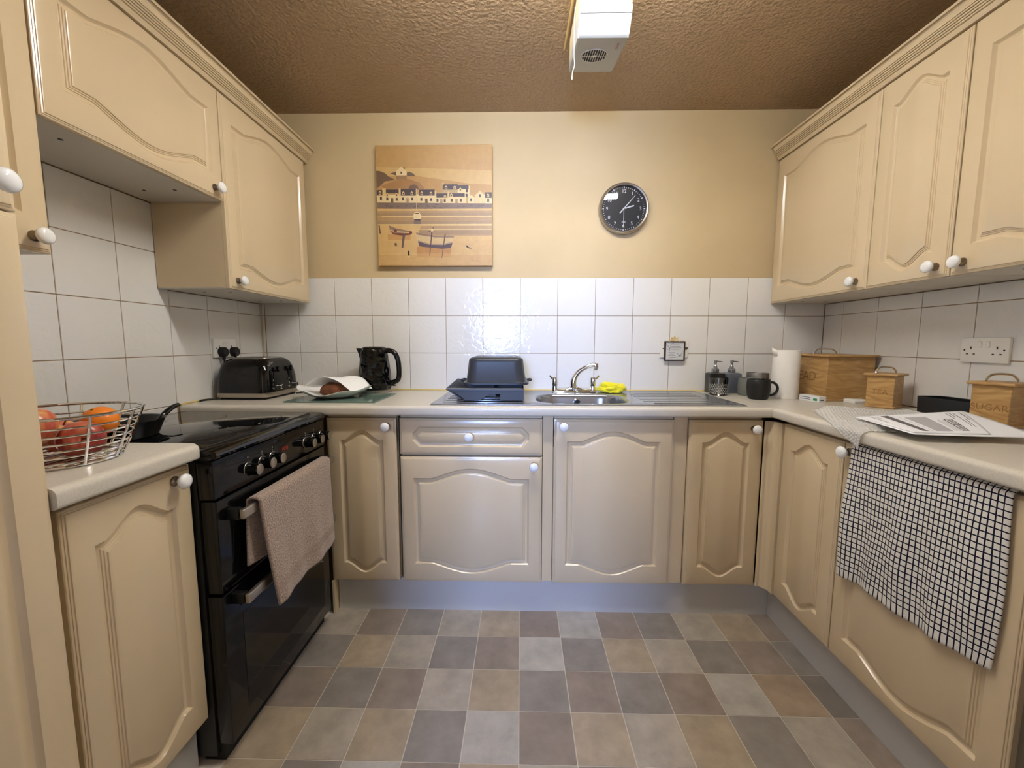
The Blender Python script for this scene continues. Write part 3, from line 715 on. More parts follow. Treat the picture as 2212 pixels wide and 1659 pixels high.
# ================================================================== TEA TOWEL
def check_mat():
    m = bpy.data.materials.new('checked_cotton'); m.use_nodes = True; nt = m.node_tree; n = nt.nodes; L = nt.links
    p = n['Principled BSDF']; p.inputs['Roughness'].default_value = 0.9; p.inputs['Specular IOR Level'].default_value = 0.15
    uv = n.new('ShaderNodeUVMap'); sp = n.new('ShaderNodeSeparateXYZ'); L.new(uv.outputs[0], sp.inputs[0])
    def M(op, a, b=None):
        k = n.new('ShaderNodeMath'); k.operation = op
        for i, v in enumerate((a, b)):
            if v is None: continue
            if isinstance(v, (int, float)): k.inputs[i].default_value = v
            else: L.new(v, k.inputs[i])
        return k.outputs[0]
    def line(c, per, wd, lo, hi):
        f = M('FRACT', M('DIVIDE', c, per)); l = M('LESS_THAN', f, wd)
        return M('MULTIPLY', l, M('MULTIPLY', M('GREATER_THAN', c, lo), M('LESS_THAN', c, hi)))
    u, v = sp.outputs[0], sp.outputs[1]
    lv = line(u, 0.0128, 0.23, 0.010, 0.412); lh = line(v, 0.0162, 0.20, -1, 0.432)
    k = M('MAXIMUM', lv, lh)
    nz = n.new('ShaderNodeTexNoise'); nz.inputs['Scale'].default_value = 260; L.new(uv.outputs[0], nz.inputs['Vector'])
    mx = n.new('ShaderNodeMix'); mx.data_type = 'RGBA'; mx.inputs['A'].default_value = rgb(224, 220, 212); mx.inputs['B'].default_value = rgb(26, 26, 44)
    L.new(k, mx.inputs['Factor']); L.new(mx.outputs['Result'], p.inputs['Base Color'])
    b = n.new('ShaderNodeBump'); b.inputs['Strength'].default_value = 0.6; b.inputs['Distance'].default_value = 0.003
    h = M('SUBTRACT', nz.outputs['Fac'], M('MULTIPLY', k, 0.5)); L.new(h, b.inputs['Height']); L.new(b.outputs[0], p.inputs['Normal'])
    return m
def tea(u, v):
    # u: 0 far (large Y) .. 1 near ; v: 0 behind the door top .. 1 hem
    y = 1.258 - 0.415 * u
    Lh = 0.425 - 0.022 * u; s = v * (0.022 + Lh)
    if s < 0.022:
        a = s / 0.022 * PI / 2
        return (1.0465 - 0.012 * math.sin(a), y, 0.8675 + 0.0085 * math.cos(a))
    k = (s - 0.022) / Lh; g_ = smooth(k * 1.2)
    w = 0.0045 * math.sin(u * 16 + 0.6 + k) + 0.0035 * math.sin(u * 29 + 2 - 2 * k) + 0.004 * noise.noise(Vector((u * 5, k * 3, 2)))
    yy = y + 0.014 * k * (0.6 - u) + 0.005 * math.sin(k * 5 + u * 9) * k + 0.004 * math.sin(u * 16 + k * 3) * k
    return (1.0320 - max(0.0, (w + 0.007) * g_), yy, 0.868 - (s - 0.022) + 0.004 * math.sin(u * 8) * k)
o = cloth('tea_towel', tea, 70, 70, check_mat(), (0.424, 0.452), 0.0022)
tag(o, 'white tea towel with navy checks hanging over the appliance door', 'towel')

# ================================================================== WALL PIECES
# canvas picture of a harbour
PCX0, PCX1, PZ0, PZ1 = -0.748, -0.147, 1.582, 2.187
t = thing('canvas_picture', 'square canvas print of a sepia harbour with cottages and boats', 'picture', (PCX0, 2.180, PZ0))
bm = BM(); box(bm, (0, 0, 0), (PCX1 - PCX0, YB + TT - 2.180 - 0.0005, PZ1 - PZ0), bev=0.003)
M_canvas = mat('varnished_canvas', (194, 156, 100), 0.28, bump=(260, 0.35, 0.004))
obj('canvas', bm, M_canvas, t)
PC = {}
def pmat(c):
    k = 'print_%d_%d_%d' % c
    return mat(k, tuple(int(v_ * f_) for v_, f_ in zip(c, (0.90, 0.89, 0.87))), 0.28, bump=(260, 0.35, 0.004), var=(30, 0.05))
layers = []
def pl(c, *pts): layers.append((c, pts))
def prc(c, x0, y0, x1, y1): layers.append((c, ((x0, y0), (x1, y0), (x1, y1), (x0, y1))))
S1, S2, HL, DK, CRM, RF, WLc, SAND, WTR, WT2, LT = (204, 164, 106), (217, 180, 120), (198, 156, 98), (122, 98, 80), (236, 212, 160), (84, 70, 74), (134, 112, 100), (219, 182, 120), (172, 142, 106), (184, 150, 110), (228, 198, 140)
prc(S1, 76, 78, 1499, 600); pl(S2, (76, 335), (1499, 385), (1499, 620), (76, 600))
pl(HL, (76, 470), (330, 442), (470, 432), (580, 446), (900, 492), (1230, 545), (1499, 556), (1499, 790), (86, 780))
pl(DK, (76, 380), (140, 385), (200, 410), (240, 450), (330, 495), (200, 510), (150, 555), (86, 600), (80, 600))
pl(DK, (465, 405), (500, 395), (540, 415), (572, 446), (465, 446)); pl(DK, (260, 415), (335, 395), (335, 440))
pl((176, 132, 84), (150, 560), (330, 500), (480, 480), (620, 530), (680, 600), (560, 620), (200, 620))
prc((160, 124, 88), 335, 440, 465, 488)
pl(CRM, (338, 440), (338, 385), (400, 335), (465, 395), (465, 440)); prc(RF, 425, 345, 446, 360); prc(RF, 390, 395, 406, 420)
layers.append((DK, tuple((545 + 62 * math.cos(a * PI / 12), 610 - 62 * math.sin(a * PI / 12)) for a in range(13))))
prc((196, 168, 122), 900, 612, 1080, 665); prc(CRM, 1080, 605, 1226, 702); prc(CRM, 88, 672, 1185, 780)
for r in ((88, 615, 178, 682), (205, 610, 362, 655), (385, 605, 570, 686), (610, 612, 800, 687), (820, 660, 955, 712), (980, 658, 1165, 702), (900, 550, 1080, 615), (1080, 560, 1228, 608), (1412, 650, 1499, 720)): prc(RF, *r)
pl(CRM, (1205, 782), (1205, 712), (1245, 682), (1285, 712), (1285, 782)); pl((228, 200, 148), (1290, 782), (1290, 686), (1350, 632), (1410, 686), (1410, 782)); prc(CRM, 1414, 718, 1499, 786)
for r in ((162, 595, 205, 690), (362, 598, 386, 690), (800, 630, 820, 690), (958, 640, 980, 712), (1213, 565, 1229, 612), (895, 535, 912, 552)): prc(LT, *r)
for x, y in ((220, 676), (335, 676), (418, 658), (522, 658), (643, 658), (755, 662), (926, 702), (940, 592), (1045, 592), (1003, 684), (133, 652), (1448, 688), (1113, 616)):
    pl(LT, (x - 15, y + 20), (x - 15, y - 12), (x, y - 26), (x + 15, y - 12), (x + 15, y + 20)); prc(RF, x - 7, y - 8, x + 7, y + 12)
for x, y in ((143, 718), (220, 726), (335, 730), (412, 726), (525, 728), (637, 732), (757, 736), (833, 744), (922, 750), (1007, 744), (1118, 744), (1190, 630), (1188, 684), (1243, 740), (1350, 692), (1450, 748)): prc(RF, x - 12, y - 18, x + 12, y + 18)
for x, y, c in ((280, 742, DK), (467, 742, WT2), (697, 750, DK), (880, 757, WT2), (1065, 757, WT2)): prc(c, x - 15, y - 28, x + 15, y + 28)
pl(WLc, (86, 768), (1499, 786), (1499, 864), (90, 842))
for k in range(26):
    x = random.uniform(100, 1440); y = random.uniform(790, 840); prc((116, 96, 86), x, y, x + 34, y + 12)
prc(SAND, 92, 848, 1498, 1552)
for c, y0, y1, x0 in ((WT2, 872, 900, 92), (WTR, 900, 940, 92), (LT, 936, 946, 150), (WT2, 952, 1000, 94), (WTR, 1000, 1040, 94), (LT, 1036, 1050, 94), (WT2, 1060, 1100, 620), (LT, 1098, 1108, 720), (WTR, 1108, 1160, 600), (WT2, 1160, 1182, 640), ((216, 178, 118), 1240, 1400, 96), ((212, 172, 112), 1420, 1552, 104)): prc(c, x0, y0, 1498, y1)
pl(CRM, (530, 935), (548, 900), (560, 885), (602, 885), (614, 900), (636, 935), (622, 985), (545, 985)); prc(RF, 560, 898, 604, 910); pl(RF, (540, 975), (626, 975), (618, 992), (550, 992)); prc(WLc, 538, 992, 622, 1036); prc(LT, 574, 600, 580, 888)
prc((206, 158, 98), 216, 1160, 495, 1232)
pl((150, 122, 102), (230, 1050), (330, 1090), (510, 1125), (500, 1168), (400, 1178), (285, 1162), (246, 1128)); pl(LT, (246, 1100), (300, 1120), (500, 1140), (498, 1150), (300, 1134), (250, 1114)); pl((124, 66, 52), (250, 1130), (300, 1148), (500, 1152), (496, 1168), (400, 1180), (285, 1164))
for bx_, by_ in ((312, 1120), (498, 1142)): layers.append(((118, 60, 50), tuple((bx_ + 19 * math.cos(a * PI / 6), by_ - 19 * math.sin(a * PI / 6)) for a in range(12))))
pl((112, 88, 78), (400, 1160), (430, 1168), (402, 1332), (380, 1330)); pl((112, 88, 78), (102, 1045), (118, 1045), (132, 1158), (112, 1150))
layers.append(((118, 90, 76), tuple((310 + 16 * math.cos(a * PI / 6), 1285 - 18 * math.sin(a * PI / 6)) for a in range(12)))); prc((118, 90, 76), 298, 1285, 324, 1312)
prc((196, 146, 86), 570, 1318, 990, 1400); prc((206, 160, 98), 575, 1400, 985, 1452)
pl((218, 188, 136), (545, 1098), (572, 1152), (800, 1190), (1030, 1195), (1012, 1262), (990, 1332), (880, 1342), (720, 1325), (600, 1312), (575, 1240))
pl((150, 124, 104), (560, 1140), (800, 1184), (1030, 1190), (1028, 1206), (800, 1204), (575, 1168)); pl((98, 80, 86), (584, 1248), (720, 1292), (900, 1297), (1012, 1268), (990, 1334), (880, 1343), (720, 1327), (600, 1313)); pl((176, 150, 120), (584, 1236), (720, 1276), (900, 1282), (1016, 1254), (1012, 1270), (900, 1298), (720, 1293), (586, 1250))
pl((92, 70, 62), (752, 1128), (768, 1128), (742, 1340), (730, 1430), (722, 1430)); pl((92, 70, 62), (915, 1158), (930, 1158), (898, 1340), (880, 1460), (874, 1460))
pl(LT, (745, 1098), (775, 1090), (782, 1110), (768, 1130), (750, 1130)); pl(RF, (708, 1124), (745, 1110), (750, 1126), (720, 1130)); prc(RF, 768, 1078, 782, 1090)
pl((30, 26, 26), (455, 1378), (466, 1362), (478, 1378), (478, 1420), (466, 1432), (456, 1418)); prc(LT, 454, 1434, 478, 1450)
pl((30, 26, 26), (1174, 1305), (1190, 1302), (1206, 1322), (1254, 1342), (1200, 1338), (1184, 1324)); pl(LT, (1184, 1324), (1206, 1340), (1194, 1352))
for k in range(9):
    x = 1215 + k * 16; pl((196, 152, 92), (x, 1510), (x + 5, 1510), (x + 12 + k * 2, 1380 + (k % 3) * 22))
cols = []; bm = BM()
for k, (c, pts) in enumerate(layers):
    if c not in cols: cols.append(c)
    vs = []
    for x, y in pts:
        u = (x - 88) / 1412.0; v = (y - 72) / 1486.0
        u = min(max(u, 0.004), 0.996); v = min(max(v, 0.004), 0.996)
        vs.append((u * (PCX1 - PCX0), -0.0002 - 0.00001 * k, (1 - v) * (PZ1 - PZ0)))
    poly(bm, vs, cols.index(c))
obj('print', bm, [pmat(c) for c in cols], t, smooth=False, recalc=False)

# wall clock
cx, cz, R = 0.532, 1.8715, 0.1285
t = thing('wall_clock', 'round black-faced wall clock with silver rim and white numerals', 'clock', (cx, YB + TT, cz))
bm = BM(); lathe(bm, [(R - 0.006, 0.001), (R, 0.006), (R, 0.026), (R - 0.003, 0.034), (R - 0.008, 0.037), (R - 0.014, 0.034), (R - 0.0155, 0.024), (R - 0.016, 0.018)], 64, 0, TK, cap0=True, cap1=False); obj('rim', bm, M_silver, t)
bm = BM(); lathe(bm, [(R - 0.0155, 0.016), (R - 0.0155, 0.018)], 64, 0, TK); face = obj('dial', bm, mat('clock_black', (26, 26, 28), 0.5), t)
bm = BM(); Rf = R - 0.0165
for k in range(60):
    a = 2 * PI * k / 60; big = k % 5 == 0; T = TK @ TR(0, 0, 0.0184) @ RZ(a)
    w_, l_ = (0.0022, 0.0085) if big else (0.0010, 0.005)
    poly(bm, [(-w_, Rf - 0.010, 0), (w_, Rf - 0.010, 0), (w_, Rf - 0.010 + l_, 0), (-w_, Rf - 0.010 + l_, 0)], 0, T)
for h in range(1, 13):
    a = PI / 2 - 2 * PI * h / 12; r = Rf - 0.026
    text(bm, str(h), 0.0245, TK @ TR(r * math.cos(a), r * math.sin(a), 0.0184))
obj('numerals', bm, M_clockw, t, smooth=False)
for ang, l0, l1, w0, w1, d in ((74, 0.006, 0.054, 0.0028, 0.0034, 0.0200), (41, -0.030, 0.087, 0.0030, 0.0012, 0.0212), (180, -0.002, 0.090, 0.0011, 0.0011, 0.0222)):
    bm = BM(); T = TK @ TR(0, 0, d) @ RZ(-math.radians(ang))
    prism(bm, [(-w0, l0), (w0, l0), (w1, l1), (-w1, l1)], 0, 0.0006, 0, T, axis='z')
    if ang == 180: prism(bm, [(-0.010, 0.066), (0.010, 0.066), (0.010, 0.069), (-0.010, 0.069)], 0, 0.0006, 0, T, axis='z')
    obj('hand', bm, M_clockw, t)
bm = BM(); lathe(bm, [(0.005, 0.0185), (0.005, 0.0235), (0.003, 0.0245)], 16, 0, TK); obj('hand_hub', bm, M_silver, t)
bm = BM(); loft(bm, [circ(R - 0.0145, 0.030, 64), circ(R * 0.6, 0.0315, 64), circ(0.002, 0.032, 64)], 0, True, False, True, TK); obj('glass', bm, thin_glass('clock_glass', (250, 250, 250), 0.01, 0.0), t)

# small plaque on the tiles
t = thing('tile_plaque', 'small brown-framed plaque of printed verse with a cream flower on top', 'plaque', (0.822, YB, 1.140))
bm = BM(); box(bm, (-0.074, -0.008, -0.036), (0.074, -0.0005, 0.052), bev=0.001, seg=1); obj('backing_board', bm, mat('cream_board', (232, 228, 214), 0.7), t)
bm = BM(); prism(bm, [(-0.052, -0.052), (0.052, -0.052), (0.052, 0.050), (-0.052, 0.050)], -0.018, -0.0085); 
obj('panel', bm, mat('verse_paper', (206, 206, 202), 0.6), t)
bm = BM()
for lo, hi in (((-0.054, -0.054), (0.054, -0.047)), ((-0.054, 0.045), (0.054, 0.052)), ((-0.054, -0.047), (-0.047, 0.045)), ((0.047, -0.047), (0.054, 0.045))): box(bm, (lo[0], -0.022, lo[1]), (hi[0], -0.0084, hi[1]), bev=0.001, seg=1)
obj('frame', bm, mat('dark_brown_frame', (56, 34, 32), 0.5), t)
bm = BM()
for k, (x0, x1) in enumerate(((-0.014, 0.026), (-0.018, 0.030), (-0.018, 0.038), (-0.022, 0.022), (-0.012, 0.026), (-0.034, 0.0), (-0.030, -0.004), (-0.036, 0.004))):
    z = 0.031 - k * 0.0082; box(bm, (x0, -0.0185, z), (x1, -0.0181, z + 0.0016))
for pts in ([(-0.044, .034), (-.036, .026), (-.028, .016), (-.026, .006), (-.029, -.004)], [(-.026, .01), (-.022, .026), (-.014, .038), (-.006, .042)], [(-.04, .006), (-.03, .010), (-.024, .018)], [(-.032, -.038), (-.014, -.036), (.008, -.034), (.026, -.026), (.036, -.014), (.042, .002)], [(.012, -.010), (.02, -.02), (.03, -.026)], [(.036, -.03), (.03, -.02), (.026, -.03)]):
    tube(bm, catmull([(a, -0.0184, b) for a, b in pts], 4), 0.0009, 5)
obj('verse_print', bm, mat('faded_ink', (120, 118, 116), 0.7), t)
bm = BM(); hp = []
for k in range(24):
    a = 2 * PI * k / 24; hp.append((0.0637 + 0.00062 * 16 * math.sin(a) ** 3, 0.0125 + 0.00062 * (13 * math.cos(a) - 5 * math.cos(2 * a) - 2 * math.cos(3 * a) - math.cos(4 * a))))
prism(bm, hp, -0.0095, -0.0079); obj('heart', bm, mat('pewter', (96, 92, 84), 0.4, metal=0.6), t)
bm = BM(); lathe(bm, [(0.003, 0.0), (0.003, 0.002), (0.0005, 0.003)], 10, 0, TR(-0.058, -0.008, 0.012) @ TK); obj('stud', bm, M_blackr, t)
bm = BM()
for k in range(9):
    a = PI * (k / 8) ; T = TR(-0.004, -0.013, 0.052) @ RY(a - PI / 2) @ RX(0.25 * (-1) ** k)
    loft(bm, [[(-0.003, 0, 0.0), (0.003, 0, 0), (0.003, 0.002, 0), (-0.003, 0.002, 0)], [(-0.007, -0.002, 0.014), (0.007, -0.002, 0.014), (0.007, 0.001, 0.014), (-0.007, 0.001, 0.014)], [(-0.001, -0.003, 0.030 - 0.006 * (k % 2)), (0.001, -0.003, 0.030 - 0.006 * (k % 2)), (0.001, -0.001, 0.030 - .006 * (k % 2)), (-0.001, -0.001, 0.030 - .006 * (k % 2))]], 0, True, True, True, T)
obj('flower', bm, mat('dried_petal', (222, 200, 146), 0.8, var=(60, 0.2)), t)

# downflow heater on the ceiling
t = thing('fan_heater', 'white box fan heater with round grille fixed to the ceiling', 'heater', (0.0, 0.0, 0.0))
hx0, hx1 = 0.187, 0.357
bm = BM()
pr = [(1.424, 2.262), (1.428, 2.250), (1.436, 2.232), (1.448, 2.212), (1.460, 2.197), (1.470, 2.192), (1.715, 2.238), (1.722, 2.242), (1.718, 2.252), (1.712, 2.262)]
loft(bm, [[(x, y + (0.004 if e else 0) * (1 if y < 1.55 else -1), z + (0.003 if e and z < 2.25 else 0)) for y, z in pr] for x, e in ((hx0, 1), (hx0 + 0.005, 0), (hx1 - 0.005, 0), (hx1, 1))], 0, True, True, True)
hb = obj('casing', bm, mat('heater_enamel', (178, 180, 178), 0.4), t, angle=30)
bm = BM(); box(bm, (hx0 + 0.001, 1.428, 2.2625), (hx1 - 0.001, 1.715, ZC - 0.0003), bev=0.002, seg=1); obj('mounting_board', bm, mat('aged_wood_paint', (222, 206, 164), 0.7, var=(8, 0.10)), t)
bm = BM(); box(bm, (hx0 + 0.003, 1.4305, 2.2405), (hx1 - 0.003, 1.4400, 2.2417)); obj('seam', bm, mat('seam_grey', (90, 88, 84), 0.6), t)
sl = math.atan2(0.046, 0.240)
Tg = TR(0.262, 1.585, 2.2125) @ RX(sl) @ RX(PI)       # local z points down out of the sloping base
bm = BM(); lathe(bm, [(0.048, -0.002), (0.048, 0.0014), (0.046, 0.0014)], 36, 0, Tg, cap1=False); lathe(bm, [(0.046, 0.0010), (0.0005, 0.0010)], 36, 1, Tg, cap0=False); gr = obj('grille', bm, [M_white, M_blackr], t)
bm = BM()
for k in range(-5, 6):
    x = k * 0.0084; hl = math.sqrt(0.047 ** 2 - x * x)
    box(bm, (x - 0.0007, -hl, 0.0010), (x + 0.0007, hl, 0.0028), T=Tg)
box(bm, (-0.047, -0.0006, 0.0010), (0.047, 0.0006, 0.0024), T=Tg); lathe(bm, [(0.008, 0.001), (0.008, 0.003), (0.0005, 0.0032)], 16, 0, Tg); obj('grille_bars', bm, M_white, gr)
bm = BM(); text(bm, 'DIMPLEX', 0.013, Tg @ TR(0.068, 0.065, 0.0016) @ RZ(-PI / 2)); obj('lettering', bm, M_red, t, smooth=False)
bm = BM(); tube(bm, catmull([(hx0 - 0.003, 1.52, 2.325), (hx0 - 0.004, 1.53, 2.27), (hx0 - 0.001, 1.55, 2.20), (hx0 + 0.002, 1.56, 2.165), (hx0 - 0.004, 1.56, 2.145), (hx0 - 0.006, 1.56, 2.125)], 5), 0.0014, 6); lathe(bm, [(0.0005, 0), (0.0022, 0.002), (0.002, 0.008), (0.0005, 0.010)], 10, 0, TR(hx0 - 0.006, 1.56, 2.117)); obj('pull_cord', bm, M_white, t)
bm = BM(); tube(bm, [(hx0 - 0.010, 1.40, 2.350), (hx0 - 0.011, 1.55, 2.351), (hx0 - 0.014, 1.76, 2.3525)], 0.005, 8); obj('cable', bm, mat('aged_cable', (196, 168, 110), 0.6), t)

# sockets
def socket(label, loc, rz, plugs):
    t = thing('double_socket', label, 'socket', loc, rz)
    bm = BM(); box(bm, (-0.0735, -0.011, -0.0435), (0.0735, 0.0, 0.0435), bev=0.003); obj('face_plate', bm, M_white, t)
    for s in (-1, 1):
        bm = BM(); T = TR(s * 0.012, -0.011, 0.020) @ RX(0.18); box(bm, (-0.006, -0.003, -0.011), (0.006, 0.002, 0.011), bev=0.001, seg=1, T=T); obj('switch', bm, M_white, t)
        bm = BM()
        for (a, b, w_, h_) in ((0, 0.010, 0.002, 0.0045), (-0.011, -0.0115, 0.0032, 0.002), (0.011, -0.0115, 0.0032, 0.002)):
            box(bm, (s * 0.040 + a - w_, -0.0114, b - 0.002 - h_), (s * 0.040 + a + w_, -0.0108, b - 0.002 + h_))
        obj('pin_slots', bm, M_blackr, t)
        bm = BM(); lathe(bm, [(0.003, 0), (0.003, 0.0006)], 10, 0, TR(s * 0.0605, -0.011, 0.0) @ TK); obj('screw', bm, M_blackr, t)
    return t
socket('white double wall socket above the sugar canister', (XR, 1.4365, 1.1585), -PI / 2, False)
socket('white double wall socket behind the toaster with two black plugs', (XL, 1.9080, 1.1530), PI / 2, True)
for yy, lab in ((1.876, 'black plug in the half of the socket nearer the cooker'), (1.952, 'black plug in the half of the socket nearer the back corner')):
    t = thing('plug', lab, 'plug', (XL + 0.0112, yy, 1.135), PI / 2)
    bm = BM(); hexa = [(0.022 * math.sin(a), 0.024 * math.cos(a)) for a in [math.radians(q) for q in (20, 60, 100, 150, 210, 260, 300, 340)]]
    loft(bm, [[(a, 0.0, b) for a, b in hexa], [(a, -0.020, b) for a, b in hexa], [(a * .8, -0.026, b * .8) for a, b in hexa]], 0, True, True, True); obj('plug_body', bm, M_blackr, t)
    bm = BM(); tube(bm, catmull([(0, -0.012, -0.018), (0, -0.013, -0.034), (0.001, -0.014, -0.055), (0.0, -0.010, -0.12), (0.0, -0.008, -0.2125)], 4), [0.007] * 5 + [0.004] * 12, 8); obj('cable', bm, M_blackr, t)

# ================================================================== CEILING LIGHT (above the picture, out of frame)
LX, LY = 0.13, 1.17
t = thing('ceiling_light', 'white batten ceiling light above the middle of the floor', 'light', (LX, LY, ZC))
bm = BM(); box(bm, (-0.585, -0.045, -0.022), (0.585, 0.045, -0.0004), bev=0.003, seg=1); obj('base', bm, M_white, t)
bm = BM(); box(bm, (-0.575, -0.038, -0.066), (0.575, 0.038, -0.0225), bev=0.012, seg=4)
m = bpy.data.materials.new('lit_diffuser'); m.use_nodes = True; p_ = m.node_tree.nodes['Principled BSDF']
p_.inputs['Base Color'].default_value = (0.8, 0.8, 0.8, 1); p_.inputs['Emission Color'].default_value = LAMP_COL + (1,); p_.inputs['Emission Strength'].default_value = LAMP_STRENGTH
obj('diffuser', bm, m, t)

# ================================================================== BACK WORKTOP, LEFT
# glass board, plate, cake, paper
bm = BM(); box(bm, (-1.020, 1.712, ZW + 0.0006), (-0.622, 2.020, ZW + 0.0056), bev=0.001, seg=1)
tag(obj('chopping_board', bm, mat('green_glass', (150, 176, 162), 0.12, trans=0.55, ior=1.3)), 'green glass chopping board under the cake plate', 'chopping board')
ZP = ZW + 0.0060
t_ = thing('plate', 'white wavy-edged plate holding the cake, on the glass board', 'plate', (-0.865, 1.870, ZP))
bm = BM(); rings = []; n = 72
def plate_ring(rx, ry, z, wav):
    return [(rx * math.cos(a) * (1 + wav * math.cos(4 * a)), ry * math.sin(a) * (1 + wav * math.cos(4 * a)), z + (0.011 * math.cos(2 * a) + 0.005 * math.cos(6 * a)) * wav / 0.05) for a in [2 * PI * i / n for i in range(n)]]
loft(bm, [plate_ring(0.060, 0.060, 0.0, 0), plate_ring(0.075, 0.072, 0.0, 0), plate_ring(0.110, 0.100, 0.011, 0.01), plate_ring(0.142, 0.122, 0.026, 0.03), plate_ring(0.160, 0.136, 0.036, 0.05), plate_ring(0.161, 0.137, 0.0385, 0.05), plate_ring(0.157, 0.133, 0.0385, 0.05), plate_ring(0.138, 0.118, 0.029, 0.03), plate_ring(0.106, 0.096, 0.015, 0.01), plate_ring(0.070, 0.068, 0.0045, 0)], 0, True, True, True)
obj('dish', bm, M_china, t_)
bm = blob(0.066, 0.046, 0.038, 8.3, 0.18)
o = obj('fruit_cake', bm, mat('brown_crust', (112, 66, 38), 0.75, var=(22, 0.35), bump=(30, 0.8, 0.01)), loc=(-0.868, 1.880, ZP + 0.0310), rot=(0, 0, 0.15))
tag(o, 'brown fruit loaf half covered by kitchen paper on the plate', 'cake')
def ppr(u, v):
    A = catmull([(-0.985, 1.832, 0.982), (-0.958, 1.832, 1.004), (-0.905, 1.832, 1.022), (-0.838, 1.832, 1.004), (-0.800, 1.832, 0.978), (-0.768, 1.832, 0.952)], 6)
    B = catmull([(-0.905, 1.978, 0.978), (-0.870, 1.978, 1.004), (-0.825, 1.978, 1.014), (-0.778, 1.978, 1.008), (-0.750, 1.978, 0.984), (-0.728, 1.978, 0.957)], 6)
    k = u * (len(A) - 1); i = min(int(k), len(A) - 2); q = A[i].lerp(A[i + 1], k - i).lerp(B[i].lerp(B[i + 1], k - i), v)
    q.z += 0.003 * math.sin(v * 7 + u * 3)
    return q
o = cloth('kitchen_paper', ppr, 36, 10, mat('embossed_tissue', (240, 240, 238), 0.9, bump=(220, 0.3, 0.002)), (0.2, 0.2), 0.0008)
tag(o, 'sheet of white kitchen paper arched over the cake', 'paper')
# kettle
t = thing('kettle', 'glossy black textured kettle on a silver base by the back wall', 'kettle', (-0.755, 2.095, ZW + 0.0005))
bm = BM(); lathe(bm, [(0.080, 0.0), (0.082, 0.003), (0.082, 0.015), (0.078, 0.018)], 48); bs = obj('base', bm, M_silver, t)
bm = BM()
for k, ch in enumerate('Russell Hobbs'):
    a = -PI / 2 - 0.62 + k * 0.088
    if ch != ' ': text(bm, ch, 0.0125, RZ(a + PI / 2) @ TR(0, -0.0824, 0.009) @ RX(PI / 2))
obj('lettering', bm, M_blk_ink, t, smooth=False)
M_kett = mat('dimpled_gloss_black', (9, 9, 9), 0.12, bump=(26, 0.55, 0.02, 'voronoi'))
bm = BM(); lathe(bm, [(0.078, 0.018), (0.081, 0.024), (0.0825, 0.060), (0.0800, 0.105), (0.0740, 0.155), (0.0665, 0.205), (0.0640, 0.222), (0.060, 0.226)], 56); obj('body', bm, M_kett, t)
bm = BM(); lathe(bm, [(0.060, 0.226), (0.058, 0.233), (0.050, 0.2375), (0.002, 0.2385)], 48, cap0=False); obj('lid', bm, M_blackg, t)
bm = BM(); loft(bm, [[(-0.055, -0.022, 0.165), (-0.070, -0.010, 0.160), (-0.070, 0.010, 0.160), (-0.055, 0.022, 0.165)], [(-0.055, -0.026, 0.200), (-0.078, -0.010, 0.200), (-0.078, 0.010, 0.200), (-0.055, 0.026, 0.200)], [(-0.050, -0.028, 0.229), (-0.092, -0.006, 0.230), (-0.092, 0.006, 0.230), (-0.050, 0.028, 0.229)]], 0, True, True, True); obj('spout', bm, M_blackg, t)
bm = BM(); pts = catmull([(0.052, 0, 0.216), (0.078, 0, 0.218), (0.106, 0, 0.205), (0.122, 0, 0.170), (0.127, 0, 0.125), (0.125, 0, 0.080), (0.112, 0, 0.060), (0.078, 0, 0.048)], 5)
tube(bm, pts, [0.013] * len(pts), 12); obj('handle', bm, M_blackg, t)
bm = BM(); box(bm, (0.070, -0.008, 0.034), (0.108, 0.008, 0.040), bev=0.002); obj('switch', bm, M_blackm, t)
bm = BM(); box(bm, (0.071, -0.009, 0.075), (0.0795, 0.009, 0.180), bev=0.003, T=RY(-0.13)@TR(0.006,0,0)); obj('water_gauge', bm, mat('smoked_gauge', (110, 108, 112), 0.25), t)
# toaster
t = thing('toaster', 'glossy black four-slice toaster with silver base band in the left corner', 'toaster', (-1.256, 1.926, ZW + 0.0005))
bm = BM(); box(bm, (-0.105, -0.120, 0.0), (0.105, 0.120, 0.012)); obj('feet', bm, M_blackr, t)
bm = BM(); N = 10; loft(bm, [rrect(0.1185, 0.140, 0.03, N, 0.010), rrect(0.1195, 0.141, 0.03, N, 0.012), rrect(0.1195, 0.141, 0.03, N, 0.029), rrect(0.118, 0.139, 0.03, N, 0.030)], 0, True, True, True); obj('base_band', bm, M_silver, t)
bm = BM(); RG = []
for z, kx, ky in ((0.030, 1, 1), (0.06, 1.0, 0.995), (0.095, 0.985, 0.965), (0.125, 0.96, 0.915), (0.150, 0.925, 0.850), (0.166, 0.885, 0.770), (0.176, 0.83, 0.69), (0.1825, 0.765, 0.60), (0.1850, 0.70, 0.52)):
    RG.append(rrect(0.118 * kx, 0.139 * ky, 0.028, N, z))
loft(bm, RG, 0, True, True, True); obj('body', bm, M_blackg, t, angle=60)
bm = BM(); loft(bm, [rrect(0.084, 0.075, 0.02, N, 0.1845), rrect(0.083, 0.074, 0.02, N, 0.187), rrect(0.078, 0.070, 0.018, N, 0.1878)], 0, True, True, True); tp = obj('top_plate', bm, M_silver, t)
for y in (-0.055, -0.020, 0.020, 0.055):
    bm = BM(); box(bm, (-0.070, y - 0.010, 0.1870), (0.070, y + 0.010, 0.1884)); obj('slot', bm, M_blackr, tp)
